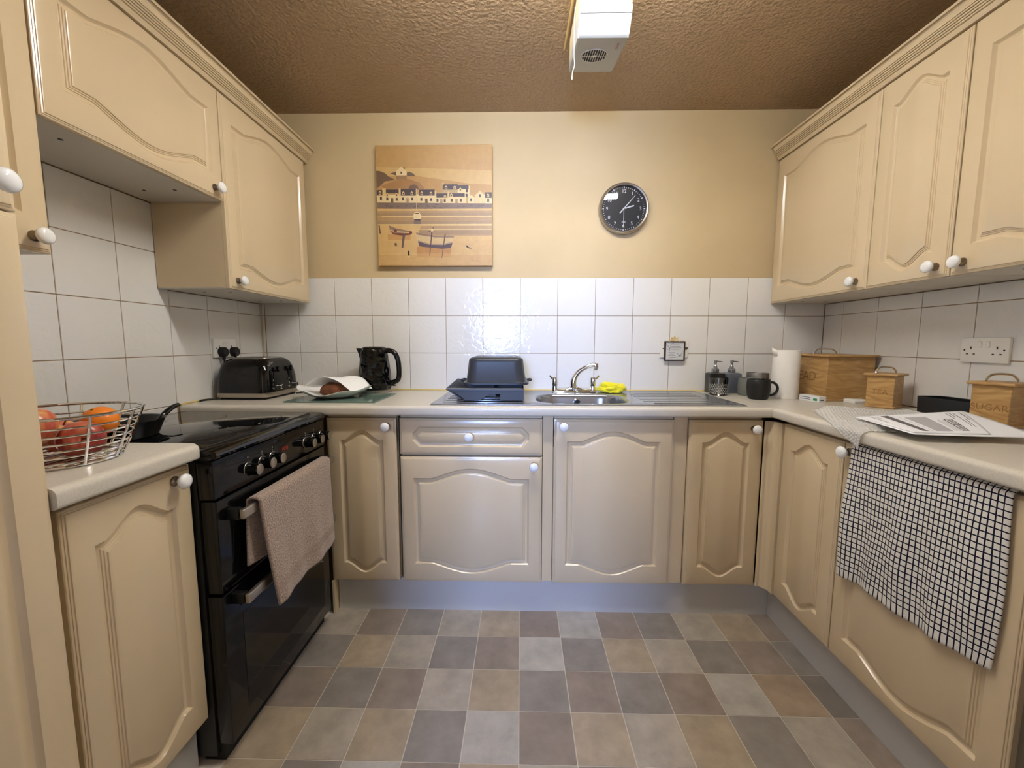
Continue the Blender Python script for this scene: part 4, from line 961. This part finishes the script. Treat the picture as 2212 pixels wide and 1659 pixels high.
for y in (-0.062, 0.066):
    def sx(z): return 0.1185 - 0.022 * max(0, (z - 0.09) / 0.09) ** 2
    bm = BM(); tube(bm, [(sx(z) - 0.0035, y * (1 - 0.25 * max(0, (z - .08) / .1)), z) for z in (0.06, 0.09, 0.11, 0.13, 0.15)], [0.009, 0.011, 0.011, 0.010, 0.004], 8); obj('lever_slot', bm, M_blackr, t)
    bm = BM(); yy = y * 0.84; T = TR(sx(0.132) + 0.010, yy, 0.132)
    loft(bm, [[(d, 0.020 * sy * k, 0.010 * sz * k) for sy, sz in ((1, 0), (.25, .25), (0, 1.6), (-.25, .25), (-1, 0), (-.25, -.25), (0, -1), (.25, -.25))] for d, k in ((-0.012, .6), (0.0, 1), (0.008, .9))], 0, True, True, True, T); obj('lever', bm, M_blackg, t)
    bm = BM(); T = TR(0.119, y + 0.032, 0.050) @ RY(PI / 2); lathe(bm, [(0.0115, 0), (0.0115, 0.010), (0.0095, 0.012)], 20, 1, T, cap1=False); lathe(bm, [(0.0095, 0.012), (0.0005, 0.0121)], 20, 0, T, cap0=False); obj('browning_dial', bm, [M_blackg, M_chrome], t)
    for k in range(3):
        bm = BM(); T = TR(0.1185, y - 0.022, 0.046 + 0.019 * k) @ RY(PI / 2); lathe(bm, [(0.0045, 0), (0.0045, 0.002), (0.001, 0.003)], 12, 0, T); obj('button', bm, M_chrome, t)
bm = BM(); text(bm, 'Russell Hobbs', 0.0115, TR(0.108, -0.078, 0.160) @ RY(-0.55) @ Matrix(((0, 0, 1, 0), (1, 0, 0, 0), (0, 1, 0, 0), (0, 0, 0, 1))) @ RZ(0.35)); obj('lettering', bm, mat('pale_grey_print', (150, 150, 150), 0.5), t, smooth=False)
bm = BM(); tube(bm, catmull([(-1.372, 1.80, ZW + 0.0045), (-1.395, 1.76, ZW + 0.0045), (-1.398, 1.74, ZW + 0.0045), (-1.390, 1.725, ZW + 0.0045)], 5), 0.004, 8); tag(obj('toaster_cable', bm, M_blackr), 'black flex lying on the worktop left of the toaster', 'cable')
bm = BM(); tube(bm, catmull([(-1.132, 2.02, ZW + 0.0045), (-1.09, 2.06, ZW + 0.0045), (-1.00, 2.09, ZW + 0.0045), (-0.88, 2.12, ZW + 0.0045), (-0.846, 2.118, ZW + 0.0045)], 6), 0.0035, 8); tag(obj('kettle_flex', bm, M_blackr), 'black flex lying along the back wall between toaster and kettle', 'cable')

# ================================================================== DISH RACK AND TIN
t = thing('dish_rack', 'dark grey plastic dish rack on the left drainer', 'dish rack', (0, 0, ZW + 0.0115))
yF, yR = 1.742, 2.09
bm = BM()
fpo = [(-0.300, 0.040), (-0.318, 0.046), (0.010, 0.046), (0.010, -0.0005), (-0.086, -0.0005), (-0.086, 0.026), (-0.128, 0.026), (-0.168, 0.006), (-0.168, -0.0005), (-0.243, -0.0005), (-0.243, 0.010), (-0.258, 0.016), (-0.292, 0.038)]
loft(bm, [[(a, yF + 0.0, b) for a, b in fpo], [(a, yF + 0.006, b) for a, b in fpo]], 0, True, True, True); obj('front_panel', bm, M_dark, t)
bm = BM(); loft(bm, [[(x, yF - 0.004 + d, z) for d, z in ((0, 0.044), (0, 0.049), (0.014, 0.052), (0.014, 0.046))] for x in (-0.320, 0.012)], 0, True, True, True); obj('front_rim', bm, mat('grey_plastic_rim', (84, 84, 86), 0.35), t)
bm = BM()      # flared left side
loft(bm, [[(-0.320, yF, 0.046), (-0.320, yF, 0.051), (-0.255, yF, 0.008), (-0.255, yF, 0.003)], [(-0.320, yR, 0.060), (-0.320, yR, 0.066), (-0.255, yR, 0.008), (-0.255, yR, 0.003)]], 0, True, True, True); sd = obj('side_panel', bm, M_dark, t)
for k in range(12):
    y = yF + 0.03 + k * 0.027; bm = BM(); tube(bm, [(-0.318, y, 0.053 + 0.0009 * k), (-0.256, y, 0.011)], 0.003, 6); obj('rib', bm, M_dark, sd)
bm = BM(); loft(bm, [[(0.010, yF, 0.0), (0.016, yF, 0.0), (0.016, yF, 0.046), (0.010, yF, 0.046)], [(0.010, yR, 0.0), (0.016, yR, 0.0), (0.016, yR, 0.062), (0.010, yR, 0.062)]], 0, True, True, True); obj('side_panel', bm, M_dark, t)
bm = BM(); box(bm, (-0.255, yF + 0.008, 0.006), (0.010, yR, 0.011)); box(bm, (-0.318, yR, 0.003), (0.014, yR + 0.006, 0.062)); obj('base_tray', bm, M_dark, t)
for k in range(9):
    y = yF + 0.05 + 0.034 * k
    bm = BM(); prism(bm, [(-0.150, 0.011), (-0.128, 0.046), (-0.106, 0.011)], y, y + 0.005); obj('divider', bm, M_dark, t)
for x in (-0.235, -0.01):
    for y in (yF + 0.02, yR - 0.03):
        bm = BM(); box(bm, (x - 0.008, y, -0.0022), (x + 0.008, y + 0.016, 0.0062)); obj('foot', bm, M_dark, t)
t = thing('roasting_tin', 'dark grey roasting tin drying upside down on the dish rack', 'tin', (-0.112, 1.945, ZW + 0.0780), 0.03)
bm = BM(); N = 12; a_, b_ = 0.133, 0.150
loft(bm, [rrect(a_ + 0.014, b_ + 0.014, 0.03, N, -0.004), rrect(a_ + 0.014, b_ + 0.014, 0.03, N, 0.003), rrect(a_ + 0.010, b_ + 0.010, 0.03, N, 0.006), rrect(a_ + 0.002, b_ + 0.002, 0.03, N, 0.006), rrect(a_, b_, 0.03, N, 0.010), rrect(a_ - 0.010, b_ - 0.010, 0.03, N, 0.095), rrect(a_ - 0.012, b_ - 0.012, 0.028, N, 0.106), rrect(a_ - 0.018, b_ - 0.018, 0.024, N, 0.1125), rrect(a_ - 0.028, b_ - 0.028, 0.02, N, 0.1140), rrect(a_ - 0.032, b_ - 0.032, 0.02, N, 0.1165), rrect(a_ - 0.042, b_ - 0.042, 0.02, N, 0.1165)], 0, True, False, True)
obj('pan', bm, M_tin, t)
bm = BM()
for s in (-1, 1): tube(bm, catmull([(s * (a_ + 0.010), -0.04, 0.002), (s * (a_ + 0.030), -0.03, 0.006), (s * (a_ + 0.030), 0.03, 0.006), (s * (a_ + 0.010), 0.04, 0.002)], 4), 0.0045, 8)
obj('grip', bm, M_tin, t)

# ================================================================== BACK WORKTOP, RIGHT
def bottle(label, x0, x1, y0, y1, m):
    t = thing('soap_dispenser', label, 'dispenser', ((x0 + x1) / 2, (y0 + y1) / 2, ZW + 0.0005)); hx, hy = (x1 - x0) / 2, (y1 - y0) / 2
    bm = BM(); loft(bm, [rrect(hx - .003, hy - .003, 0.006, 8, 0), rrect(hx, hy, 0.008, 8, 0.004), rrect(hx, hy, 0.008, 8, 0.096), rrect(hx - .002, hy - .002, 0.008, 8, 0.101), rrect(hx - .008, hy - .008, 0.008, 8, 0.104), rrect(0.016, 0.016, 0.016, 8, 0.106)], 0, True, True, True); obj('bottle', bm, m, t)
    bm = BM(); lathe(bm, [(0.0175, 0.104), (0.0185, 0.107), (0.0185, 0.124), (0.014, 0.128), (0.010, 0.130), (0.009, 0.140), (0.0065, 0.143), (0.0055, 0.150), (0.0075, 0.158), (0.0080, 0.166), (0.0075, 0.169), (0.001, 0.170)], 20); pump = obj('pump', bm, M_steel, t)
    bm = BM(); tube(bm, [(0.004, -0.002, 0.164), (0.018, -0.008, 0.1635), (0.030, -0.013, 0.1610)], [0.0035, 0.0028, 0.0024], 8); obj('nozzle', bm, M_steel, pump)
bottle('black square soap dispenser with steel pump behind the cut-glass tumbler', 0.987, 1.064, 2.118, 2.192, mat('bottle_black', (24, 24, 26), 0.3))
bottle('slate grey square soap dispenser with steel pump beside the black one', 1.071, 1.149, 2.118, 2.192, mat('bottle_slate', (92, 96, 104), 0.35))
# tumbler
t = thing('tumbler', 'clear cut-glass tumbler in front of the soap dispensers', 'glass', (0.993, 2.045, ZW + 0.0005))
M_glass = mat('clear_glass', (250, 250, 250), 0.02, trans=1.0, ior=1.45)
bm = BM(); lathe(bm, [(0.034, 0.0), (0.040, 0.003), (0.0415, 0.012), (0.0435, 0.086), (0.0430, 0.0875), (0.0415, 0.086), (0.0385, 0.014), (0.036, 0.010)], 40); obj('vessel', bm, thin_glass('tumbler_glass', (250, 250, 250), 0.03, 0.02), t)
bm = BM()
for r in range(6):
    for k in range(22):
        a = 2 * PI * (k + 0.5 * (r % 2)) / 22; z = 0.012 + r * 0.0085; rr = 0.0412 + 0.0022 * z / 0.09
        T = RZ(a) @ TR(rr, 0, z) @ RY(PI / 2); s = 0.0046
        b0 = [T @ Vector(q) for q in ((s, 0, 0), (0, s, 0), (-s, 0, 0), (0, -s, 0))]; ap = T @ Vector((0, 0, 0.0022))
        vv = [bm.verts.new(q) for q in b0]; va = bm.verts.new(ap)
        for i in range(4): bm.faces.new((vv[i], vv[(i + 1) % 4], va))
o = obj('cut_facets', bm, mat('facet_glass', (235, 235, 232), 0.08, alpha=0.35), t, smooth=False); o['kind'] = 'stuff'
# pot, canister, mug, roll
t = thing('utensil_pot', 'sage grey pottery pot behind the black mug', 'pot', (1.146, 2.048, ZW + 0.0005))
bm = BM(); lathe(bm, [(0.047, 0.0), (0.050, 0.004), (0.0505, 0.040), (0.0485, 0.084), (0.0475, 0.0865), (0.0455, 0.084), (0.0470, 0.040), (0.046, 0.006)], 40); obj('vessel', bm, mat('sage_grey', (112, 114, 106), 0.6), t)
t = thing('metal_canister', 'open silver metal canister with small cut-out hearts near the rim', 'canister', (1.232, 2.128, ZW + 0.0005))
bm = BM(); lathe(bm, [(0.050, 0.0), (0.0515, 0.002), (0.0515, 0.104), (0.0505, 0.107), (0.0495, 0.104), (0.0495, 0.004)], 44); obj('can', bm, mat('dull_silver', (150, 148, 144), 0.35, metal=0.8), t)
for k in range(16):
    a = -PI / 2 + (k - 8) * 2 * PI / 16; T = RZ(a) @ TR(0.0517, 0, 0.0800) @ RY(PI / 2) @ RZ(PI / 2)
    bm = BM(); hp = [(0.00030 * 16 * math.sin(q) ** 3, 0.00030 * (13 * math.cos(q) - 5 * math.cos(2 * q) - 2 * math.cos(3 * q) - math.cos(4 * q))) for q in [2 * PI * i / 18 for i in range(18)]]
    prism(bm, hp, 0.0, 0.0004, 0, T, axis='z'); obj('heart', bm, M_blackr, t)
t = thing('mug', 'matt black mug with round handle on the worktop corner', 'mug', (1.110, 1.905, ZW + 0.0005))
M_mug = mat('matt_black_glaze', (24, 23, 23), 0.45)
bm = BM(); lathe(bm, [(0.037, 0.0), (0.041, 0.004), (0.0465, 0.022), (0.0495, 0.050), (0.0490, 0.075), (0.0475, 0.091), (0.0465, 0.0925), (0.0450, 0.091), (0.0465, 0.050), (0.040, 0.010)], 44); obj('cup', bm, M_mug, t)
bm = BM(); pts = catmull([(0.045, -0.004, 0.076), (0.062, -0.006, 0.078), (0.078, -0.007, 0.066), (0.083, -0.008, 0.048), (0.074, -0.007, 0.028), (0.058, -0.006, 0.019), (0.044, -0.004, 0.019)], 5); tube(bm, pts, 0.0058, 10); obj('handle', bm, M_mug, t)
t = thing('kitchen_roll', 'white kitchen roll standing in front of the bread bin', 'kitchen roll', (1.262, 1.955, ZW + 0.0005))
bm = BM(); lathe(bm, [(0.018, 0.002), (0.0555, 0.0), (0.0565, 0.003), (0.0565, 0.223), (0.0555, 0.226), (0.018, 0.225), (0.018, 0.180)], 48); obj('paper', bm, mat('quilted_tissue', (238, 234, 226), 0.9, bump=(160, 0.5, 0.003)), t)
bm = BM(); 
loft(bm, [[(-0.0535, -0.018, z), (-0.0560, -0.019, z), (-0.0640, -0.010, z + 0.006), (-0.0700, 0.002, z + 0.012)] for z in (0.200, 0.2265)], 0, False); o = obj('loose_sheet', bm, MATS['quilted_tissue'], t)
s_ = o.modifiers.new('th', 'SOLIDIFY'); s_.thickness = 0.0006
# wooden canisters
TXT = Matrix(((0, 0, -1, 0), (-1, 0, 0, 0), (0, 1, 0, 0), (0, 0, 0, 1)))
def canister(name, label, cat, F, Lp, sx_, h, word, m, tsize, tpos=0.45):
    F = Vector(F); Lp = Vector(Lp); ey = (Lp - F); sy = ey.length; ey.normalize(); ex = Vector((ey.y, -ey.x))
    t = thing(name, label, cat, (F.x, F.y, ZW + 0.0005), math.atan2(ex.y, ex.x))
    bm = BM(); box(bm, (0, 0, 0.004), (sx_, sy, h - 0.010), bev=0.0012, seg=1); obj('box', bm, m, t)
    bm = BM(); box(bm, (-0.006, -0.006, 0.0), (sx_ + 0.006, sy + 0.006, 0.009), bev=0.003); obj('foot_moulding', bm, m, t)
    bm = BM(); box(bm, (-0.011, -0.011, h - 0.010), (sx_ + 0.011, sy + 0.011, h), bev=0.0035, seg=3); ld = obj('lid', bm, M_wood2 if m is M_wood2 else M_wood, t)
    big = sx_ > 0.15; hl = 0.055 if big else 0.036; cx_, cy_ = sx_ / 2, sy / 2
    bm = BM(); arc = [(-1, -0.001), (-0.92, 0.010), (-0.5, 0.0235), (0.5, 0.0235), (0.92, 0.010), (1, -0.001)]
    pts = catmull([((cx_ + a * hl, cy_, h + b) if big else (cx_ + a * hl * 0.75, cy_ - a * hl * 0.66, h + b)) for a, b in arc], 5)
    tube(bm, pts, 0.0036, 8); obj('handle', bm, M_chrome, ld)
    bm = BM(); text(bm, word, tsize, TR(-0.0004, sy * 0.5, h * tpos) @ TXT); obj('lettering', bm, mat('burnt_lettering', (146, 106, 58), 0.7), t, smooth=False)
    return t
canister('bread_bin', 'large honey wooden bread bin with lid and curved metal handle', 'bread bin', (1.374, 1.842), (1.374, 2.168), 0.208, 0.208, 'BREAD', M_wood, 0.062, 0.5)
canister('tea_caddy', 'small wooden tea canister between the bread bin and the black tray', 'canister', (1.474, 1.622), (1.430, 1.698), 0.088, 0.139, 'TEA', M_wood, 0.030)
canister('sugar_canister', 'small wooden sugar canister at the right below the wall socket', 'canister', (1.484, 1.249), (1.461, 1.337), 0.091, 0.139, 'SUGAR', M_wood, 0.028, 0.42)
# medicine box
F = Vector((1.306, 1.787)); Lp = Vector((1.292, 1.893)); ey = (Lp - F).normalized(); ex = Vector((ey.y, -ey.x))
t = thing('medicine_box', 'small white medicine box with a green square, by the bread bin', 'box', (F.x, F.y, ZW + 0.0005), math.atan2(ex.y, ex.x))
bm = BM(); box(bm, (0, 0, 0), (0.034, 0.107, 0.026), bev=0.0006, seg=1); obj('carton', bm, mat('carton_white', (232, 232, 232), 0.5), t)
for lo_, hi_ in [((-0.0005, 0.045, 0.008 + k * 0.008), (-0.0001, 0.100, 0.0105 + k * 0.008)) for k in range(2)] + [((0.007, -0.0005, 0.008), (0.024, -0.0001, 0.013))]:
    bm = BM(); box(bm, lo_, hi_); obj('small_print', bm, M_ink, t, smooth=False)
bm = BM(); box(bm, (-0.0006, 0.010, 0.006), (-0.0001, 0.030, 0.0165)); obj('green_square', bm, mat('green_ink', (46, 140, 90), 0.5), t, smooth=False)
bm = BM(); pk_ = [(1.437, 1.757), (1.521, 1.772), (1.513, 1.818), (1.442, 1.826)]
loft(bm, [[(x, y, ZW + 0.0006) for x, y in pk_], [(x, y, ZW + 0.010 + 0.004 * (i % 2)) for i, (x, y) in enumerate(pk_)], [(x * 0.8 + 1.478 * 0.2, y * 0.8 + 1.79 * 0.2, ZW + 0.0165) for x, y in pk_]], 0, True, True, True)
tag(obj('folded_packet', bm, mat('white_wrapper', (230, 228, 222), 0.4)), 'folded white packet lying in front of the bread bin', 'packet')
# black tray
t = thing('storage_tray', 'shallow black tray against the wall between the tea and sugar canisters', 'tray', (1.5445, 1.462, ZW + 0.0005))
bm = BM(); loft(bm, [rrect(0.036, 0.086, 0.008, 6, 0.0), rrect(0.044, 0.094, 0.010, 6, 0.003), rrect(0.0465, 0.0965, 0.012, 6, 0.060), rrect(0.0455, 0.0955, 0.012, 6, 0.063), rrect(0.0405, 0.0905, 0.010, 6, 0.062), rrect(0.0385, 0.0885, 0.010, 6, 0.010)], 0, True, True, True); obj('tub', bm, M_blackm, t)
# bubble wrap
def wrap(u, v):
    A, B, D, C = Vector((1.128, 1.575)), Vector((1.425, 1.500)), Vector((1.400, 1.130)), Vector((0.945, 1.205))
    q = A.lerp(B, u).lerp(C.lerp(D, u), v)
    nz_ = noise.noise(Vector((q.x * 9, q.y * 9, 1.0))) * 0.5 + 0.5
    e = min(u, 1 - u, v, 1 - v); h = 0.003 + (0.006 + 0.020 * nz_) * smooth(e / 0.12)
    z = ZW + h + 0.002 * noise.noise(Vector((q.x * 40, q.y * 40, 4)))
    x = q.x
    if x < 1.030:
        d = 1.030 - x; a = min(d / 0.030, PI / 2)
        x = 1.030 - 0.020 * math.sin(a) - 0.004 * smooth(d / 0.05); z = ZW + 0.0035 + max(h - .003, 0) * 0.3 - 0.018 * (1 - math.cos(a)) - max(0, d - 0.045) * 0.95
    if v > 0.35 and x > 1.03: z = min(z, ZW + 0.016)
    pa, pb = q.x / 0.0105, q.y / 0.0091; row = math.floor(pb); fx_ = (pa + 0.5 * (row % 2)) % 1 - 0.5; fy_ = pb - row - 0.5
    r2 = fx_ * fx_ * 1.2 + fy_ * fy_; bub = 0.0030 * math.sqrt(max(0.0, 1 - r2 / 0.2))
    return (x - (bub if q.x < 1.02 else 0), q.y, z + (bub if q.x >= 1.02 else 0))
def film():
    m = bpy.data.materials.new('bubble_film'); m.use_nodes = True; nt = m.node_tree; n = nt.nodes; L = nt.links
    p = n['Principled BSDF']; p.inputs['Base Color'].default_value = rgb(238, 236, 232); p.inputs['Roughness'].default_value = 0.06
    tr = n.new('ShaderNodeBsdfTransparent'); tr.inputs[0].default_value = (0.97, 0.97, 0.96, 1); mx = n.new('ShaderNodeMixShader'); mx.inputs[0].default_value = 0.42
    L.new(tr.outputs[0], mx.inputs[1]); L.new(p.outputs[0], mx.inputs[2]); L.new(mx.outputs[0], n['Material Output'].inputs[0])
    return m
o = cloth('bubble_wrap', wrap, 170, 170, film(), (0.4, 0.4), 0.0006)
tag(o, 'crumpled clear bubble wrap spread under the papers and over the worktop edge', 'bubble wrap')
# papers
def sheet(FL, FR, BL, BR, dz):
    FL, FR, BL, BR = map(Vector, (FL, FR, BL, BR))
    def f(u, v, off=0.0):
        q = FL.lerp(FR, u).lerp(BL.lerp(BR, u), v)
        q.z += dz + off + 0.010 * u * (u - 1) * (1 - v) * 0.4 + 0.006 * math.sin(PI * v) * (u * .5)
        return q
    return f
s1 = sheet((1.040, 1.075, .9420), (1.345, 1.055, .9400), (1.062, 1.296, .9480), (1.378, 1.278, .972), 0.0)
s2 = sheet((1.054, 1.090, .9420), (1.240, 1.076, .9410), (1.070, 1.292, .9480), (1.366, 1.272, .971), 0.0022)
o = cloth('printed_sheet', lambda u, v: s1(u, v), 24, 16, M_paperw, (1, 1), 0.0005); tag(o, 'larger white sheet underneath the printed page on the right worktop', 'paper')
o2 = cloth('delivery_note', lambda u, v: s2(u, v), 24, 16, M_paperw, (1, 1), 0.0005); tag(o2, 'white printed page with grey bar and boxed heading, on top of another sheet', 'paper')
def strip(bm, u0, u1, v0, v1, mi=0, n=8):
    A = [[bm.verts.new(s2(u, v0 + (v1 - v0) * k / n, 0.0005)) for u in (u0, u1)] for k in range(n + 1)]
    for k in range(n):
        f = bm.faces.new((A[k][0], A[k][1], A[k + 1][1], A[k + 1][0])); f.material_index = mi
bm = BM()
strip(bm, 0.085, 0.095, 0.55, 0.97, 0); strip(bm, 0.195, 0.270, 0.10, 0.95, 0)
strip(bm, 0.37, 0.58, 0.10, 0.80, 1)
for k in range(6): strip(bm, 0.325 + 0.0, 0.332, 0.1 + .13 * k, 0.2 + .13 * k, 1)
for k in range(5): strip(bm, 0.615 + 0.017 * k, 0.621 + 0.017 * k, 0.12, 0.55 + 0.05 * (k % 3), 1)
strip(bm, 0.70, 0.712, 0.12, 0.62, 2); strip(bm, 0.775, 0.787, 0.12, 0.62, 2); strip(bm, 0.70, 0.787, 0.12, 0.14, 2, 2); strip(bm, 0.70, 0.787, 0.60, 0.62, 2, 2); strip(bm, 0.70, 0.787, 0.345, 0.365, 2, 2)
for k in range(5): strip(bm, 0.725, 0.765, 0.17 + 0.034 * k, 0.188 + 0.034 * k, 2, 1)
for k in range(6): strip(bm, 0.725, 0.765, 0.39 + 0.034 * k, 0.408 + 0.034 * k, 2, 1)
for k, (a, b) in enumerate(((0.62, 0.95), (0.70, 0.96), (0.30, 0.90), (0.25, 0.6), (0.55, 0.93))): strip(bm, 0.82 + 0.033 * k, 0.829 + 0.033 * k, a, b, 0)
pq = s2(0.135, 0.86, 0.0006); text(bm, 'rose', 0.016, TR(*pq) @ RZ(-PI / 2 + 0.05), 2)
obj('printing', bm, [M_ink, M_inkl, M_blk_ink], o2, smooth=False, recalc=False)

# ================================================================== LEFT: FRUIT BASKET, FRUIT, PAN
bc = Vector((-1.002, 0.848)); zb = ZW + 0.0045
t = thing('fruit_basket', 'round chrome wire fruit basket on the short worktop', 'basket', (bc.x, bc.y, zb - 0.004))
def brad(z): return 0.096 + 0.044 * (z / 0.108) ** 0.9
for k, z in enumerate((0.004, 0.012, 0.025, 0.039, 0.054, 0.070, 0.087, 0.108)):
    bm = BM(); tube(bm, [(brad(z) * math.cos(a), brad(z) * math.sin(a), z) for a in [2 * PI * i / 48 for i in range(48)]], 0.0032 if k in (0, 7) else 0.0021, 8, closed=True); obj('ring_wire', bm, M_chrome, t)
for k in range(10):
    a = 2 * PI * k / 10 + 0.25; bm = BM(); tube(bm, [((brad(z) + 0.002) * math.cos(a), (brad(z) + 0.002) * math.sin(a), z) for z in (0.004, 0.03, 0.06, 0.09, 0.109)], 0.0028, 8); obj('upright_wire', bm, M_chrome, t)
for k in range(-4, 5):
    x = k * 0.021; hl = math.sqrt(0.0955 ** 2 - x * x); bm = BM(); tube(bm, [(x, -hl, 0.004), (x, hl, 0.004)], 0.0018, 6); obj('floor_wire', bm, M_chrome, t)
def apple(label, x, y, z, r, c, tilt):
    m = bpy.data.materials.new('apple_skin'); m.use_nodes = True; nt = m.node_tree; n = nt.nodes; L = nt.links; p = n['Principled BSDF']; p.inputs['Roughness'].default_value = 0.3
    tc = n.new('ShaderNodeTexCoord'); mp = n.new('ShaderNodeMapping'); mp.inputs['Scale'].default_value = (60, 60, 10); L.new(tc.outputs['Object'], mp.inputs['Vector'])
    nz = n.new('ShaderNodeTexNoise'); nz.inputs['Scale'].default_value = 1; nz.inputs['Detail'].default_value = 5; L.new(mp.outputs[0], nz.inputs['Vector'])
    cr = n.new('ShaderNodeValToRGB'); cr.color_ramp.elements[0].color = rgb(*c[0]); cr.color_ramp.elements[1].color = rgb(*c[1]); cr.color_ramp.elements[0].position = 0.42; cr.color_ramp.elements[1].position = 0.75
    L.new(nz.outputs['Fac'], cr.inputs[0]); L.new(cr.outputs[0], p.inputs['Base Color'])
    t = thing('apple', label, 'apple', (x, y, z)); 
    bm = BM(); T = RX(tilt[0]) @ RY(tilt[1])
    lathe(bm, [(0.0005, -0.74 * r), (0.12 * r, -0.80 * r), (0.32 * r, -0.86 * r), (0.58 * r, -0.74 * r), (0.82 * r, -0.45 * r), (0.97 * r, -0.05 * r), (1.0 * r, 0.20 * r), (0.93 * r, 0.52 * r), (0.72 * r, 0.80 * r), (0.42 * r, 0.90 * r), (0.20 * r, 0.82 * r), (0.0005, 0.62 * r)], 32, 0, T); obj('flesh', bm, m, t, angle=80)
    bm = BM(); tube(bm, [(0, 0, 0.60 * r), (0.02 * r, 0, 0.85 * r), (0.10 * r, 0, 1.15 * r)], 0.0016, 6, T=T); obj('stem', bm, mat('stem_brown', (92, 66, 40), 0.8), t)
RA = ((150, 44, 44), (204, 120, 80)); RY_ = ((188, 84, 62), (226, 176, 108))
apple('yellow-flushed red apple at the left rim of the wire basket', -0.992, 0.790, zb + 0.0790, 0.041, RY_, (0.15, 0.1))
apple('deep red apple lying on its side low in the front of the basket', -0.957, 0.852, zb + 0.0415, 0.040, RA, (1.2, 0.9))
apple('red apple low in the basket under the yellow-flushed one', -1.056, 0.806, zb + 0.0345, 0.033, RA, (0.3, -0.2))
apple('pale red apple at the back of the basket behind the orange', -1.042, 0.886, zb + 0.0390, 0.037, RY_, (0.0, 0.3))
t = thing('orange', 'bright orange fruit at the right of the wire basket', 'orange', (-0.990, 0.926, zb + 0.0690))
bm = BM(); r = 0.035
lathe(bm, [(r * math.sin(PI * k / 20) + 1e-4, -r * 0.93 * math.cos(PI * k / 20)) for k in range(21)], 36, 0, RX(0.5)); obj('peel', bm, mat('orange_peel', (236, 132, 30), 0.38, bump=(420, 0.35, 0.002)), t, angle=80)
bm = BM(); lathe(bm, [(0.003, 0.0), (0.0025, 0.0015), (0.0005, 0.002)], 8, 0, RX(0.5) @ TR(0, 0, r * 0.925)); obj('stalk_end', bm, mat('stem_green', (96, 104, 50), 0.8), t)
# frying pan
t = thing('frying_pan', 'black frying pan on the hob behind the fruit basket', 'pan', (-1.180, 1.150, 0.9030))
bm = BM(); lathe(bm, [(0.088, 0.0), (0.092, 0.002), (0.110, 0.048), (0.1125, 0.050), (0.1080, 0.048), (0.090, 0.005)], 44); obj('body', bm, M_blackm, t)
bm = BM(); pts = catmull([(0.040, 0.075, 0.022), (0.043, 0.092, 0.034), (0.044, 0.112, 0.050), (0.042, 0.140, 0.064), (0.036, 0.174, 0.070)], 5); tube(bm, pts, [0.0065 + 0.002 * math.sin(PI * i / 20) for i in range(len(pts))], 10); obj('handle', bm, M_blackg, t)

# ================================================================== origins: put each thing's origin at its base
def base_of(objs):
    P = [Vector((0, 0, 0))] * 0
    for o in objs:
        if o.type == 'MESH': P += [o.matrix_world @ Vector(c) for c in o.bound_box]
    lo_ = [min(p[i] for p in P) for i in range(3)]; hi_ = [max(p[i] for p in P) for i in range(3)]
    return Vector(((lo_[0] + hi_[0]) / 2, (lo_[1] + hi_[1]) / 2, lo_[2]))
bpy.context.view_layer.update()
for o in [q for q in COL.objects if q.parent is None and q.get('category')]:
    if abs(o.rotation_euler.z) > 1e-6: continue
    if o.type == 'EMPTY' and abs(o.location.x) < 1e-9 and abs(o.location.y) < 1e-9:
        c = base_of(list(o.children_recursive)) - o.location
        o.location = o.location + c
        for ch in o.children: ch.location = ch.location - c
    elif o.type == 'MESH' and o.location.length < 1e-9:
        c = base_of([o]); o.data.transform(Matrix.Translation(-c)); o.location = c
        for ch in o.children: ch.location = ch.location - c
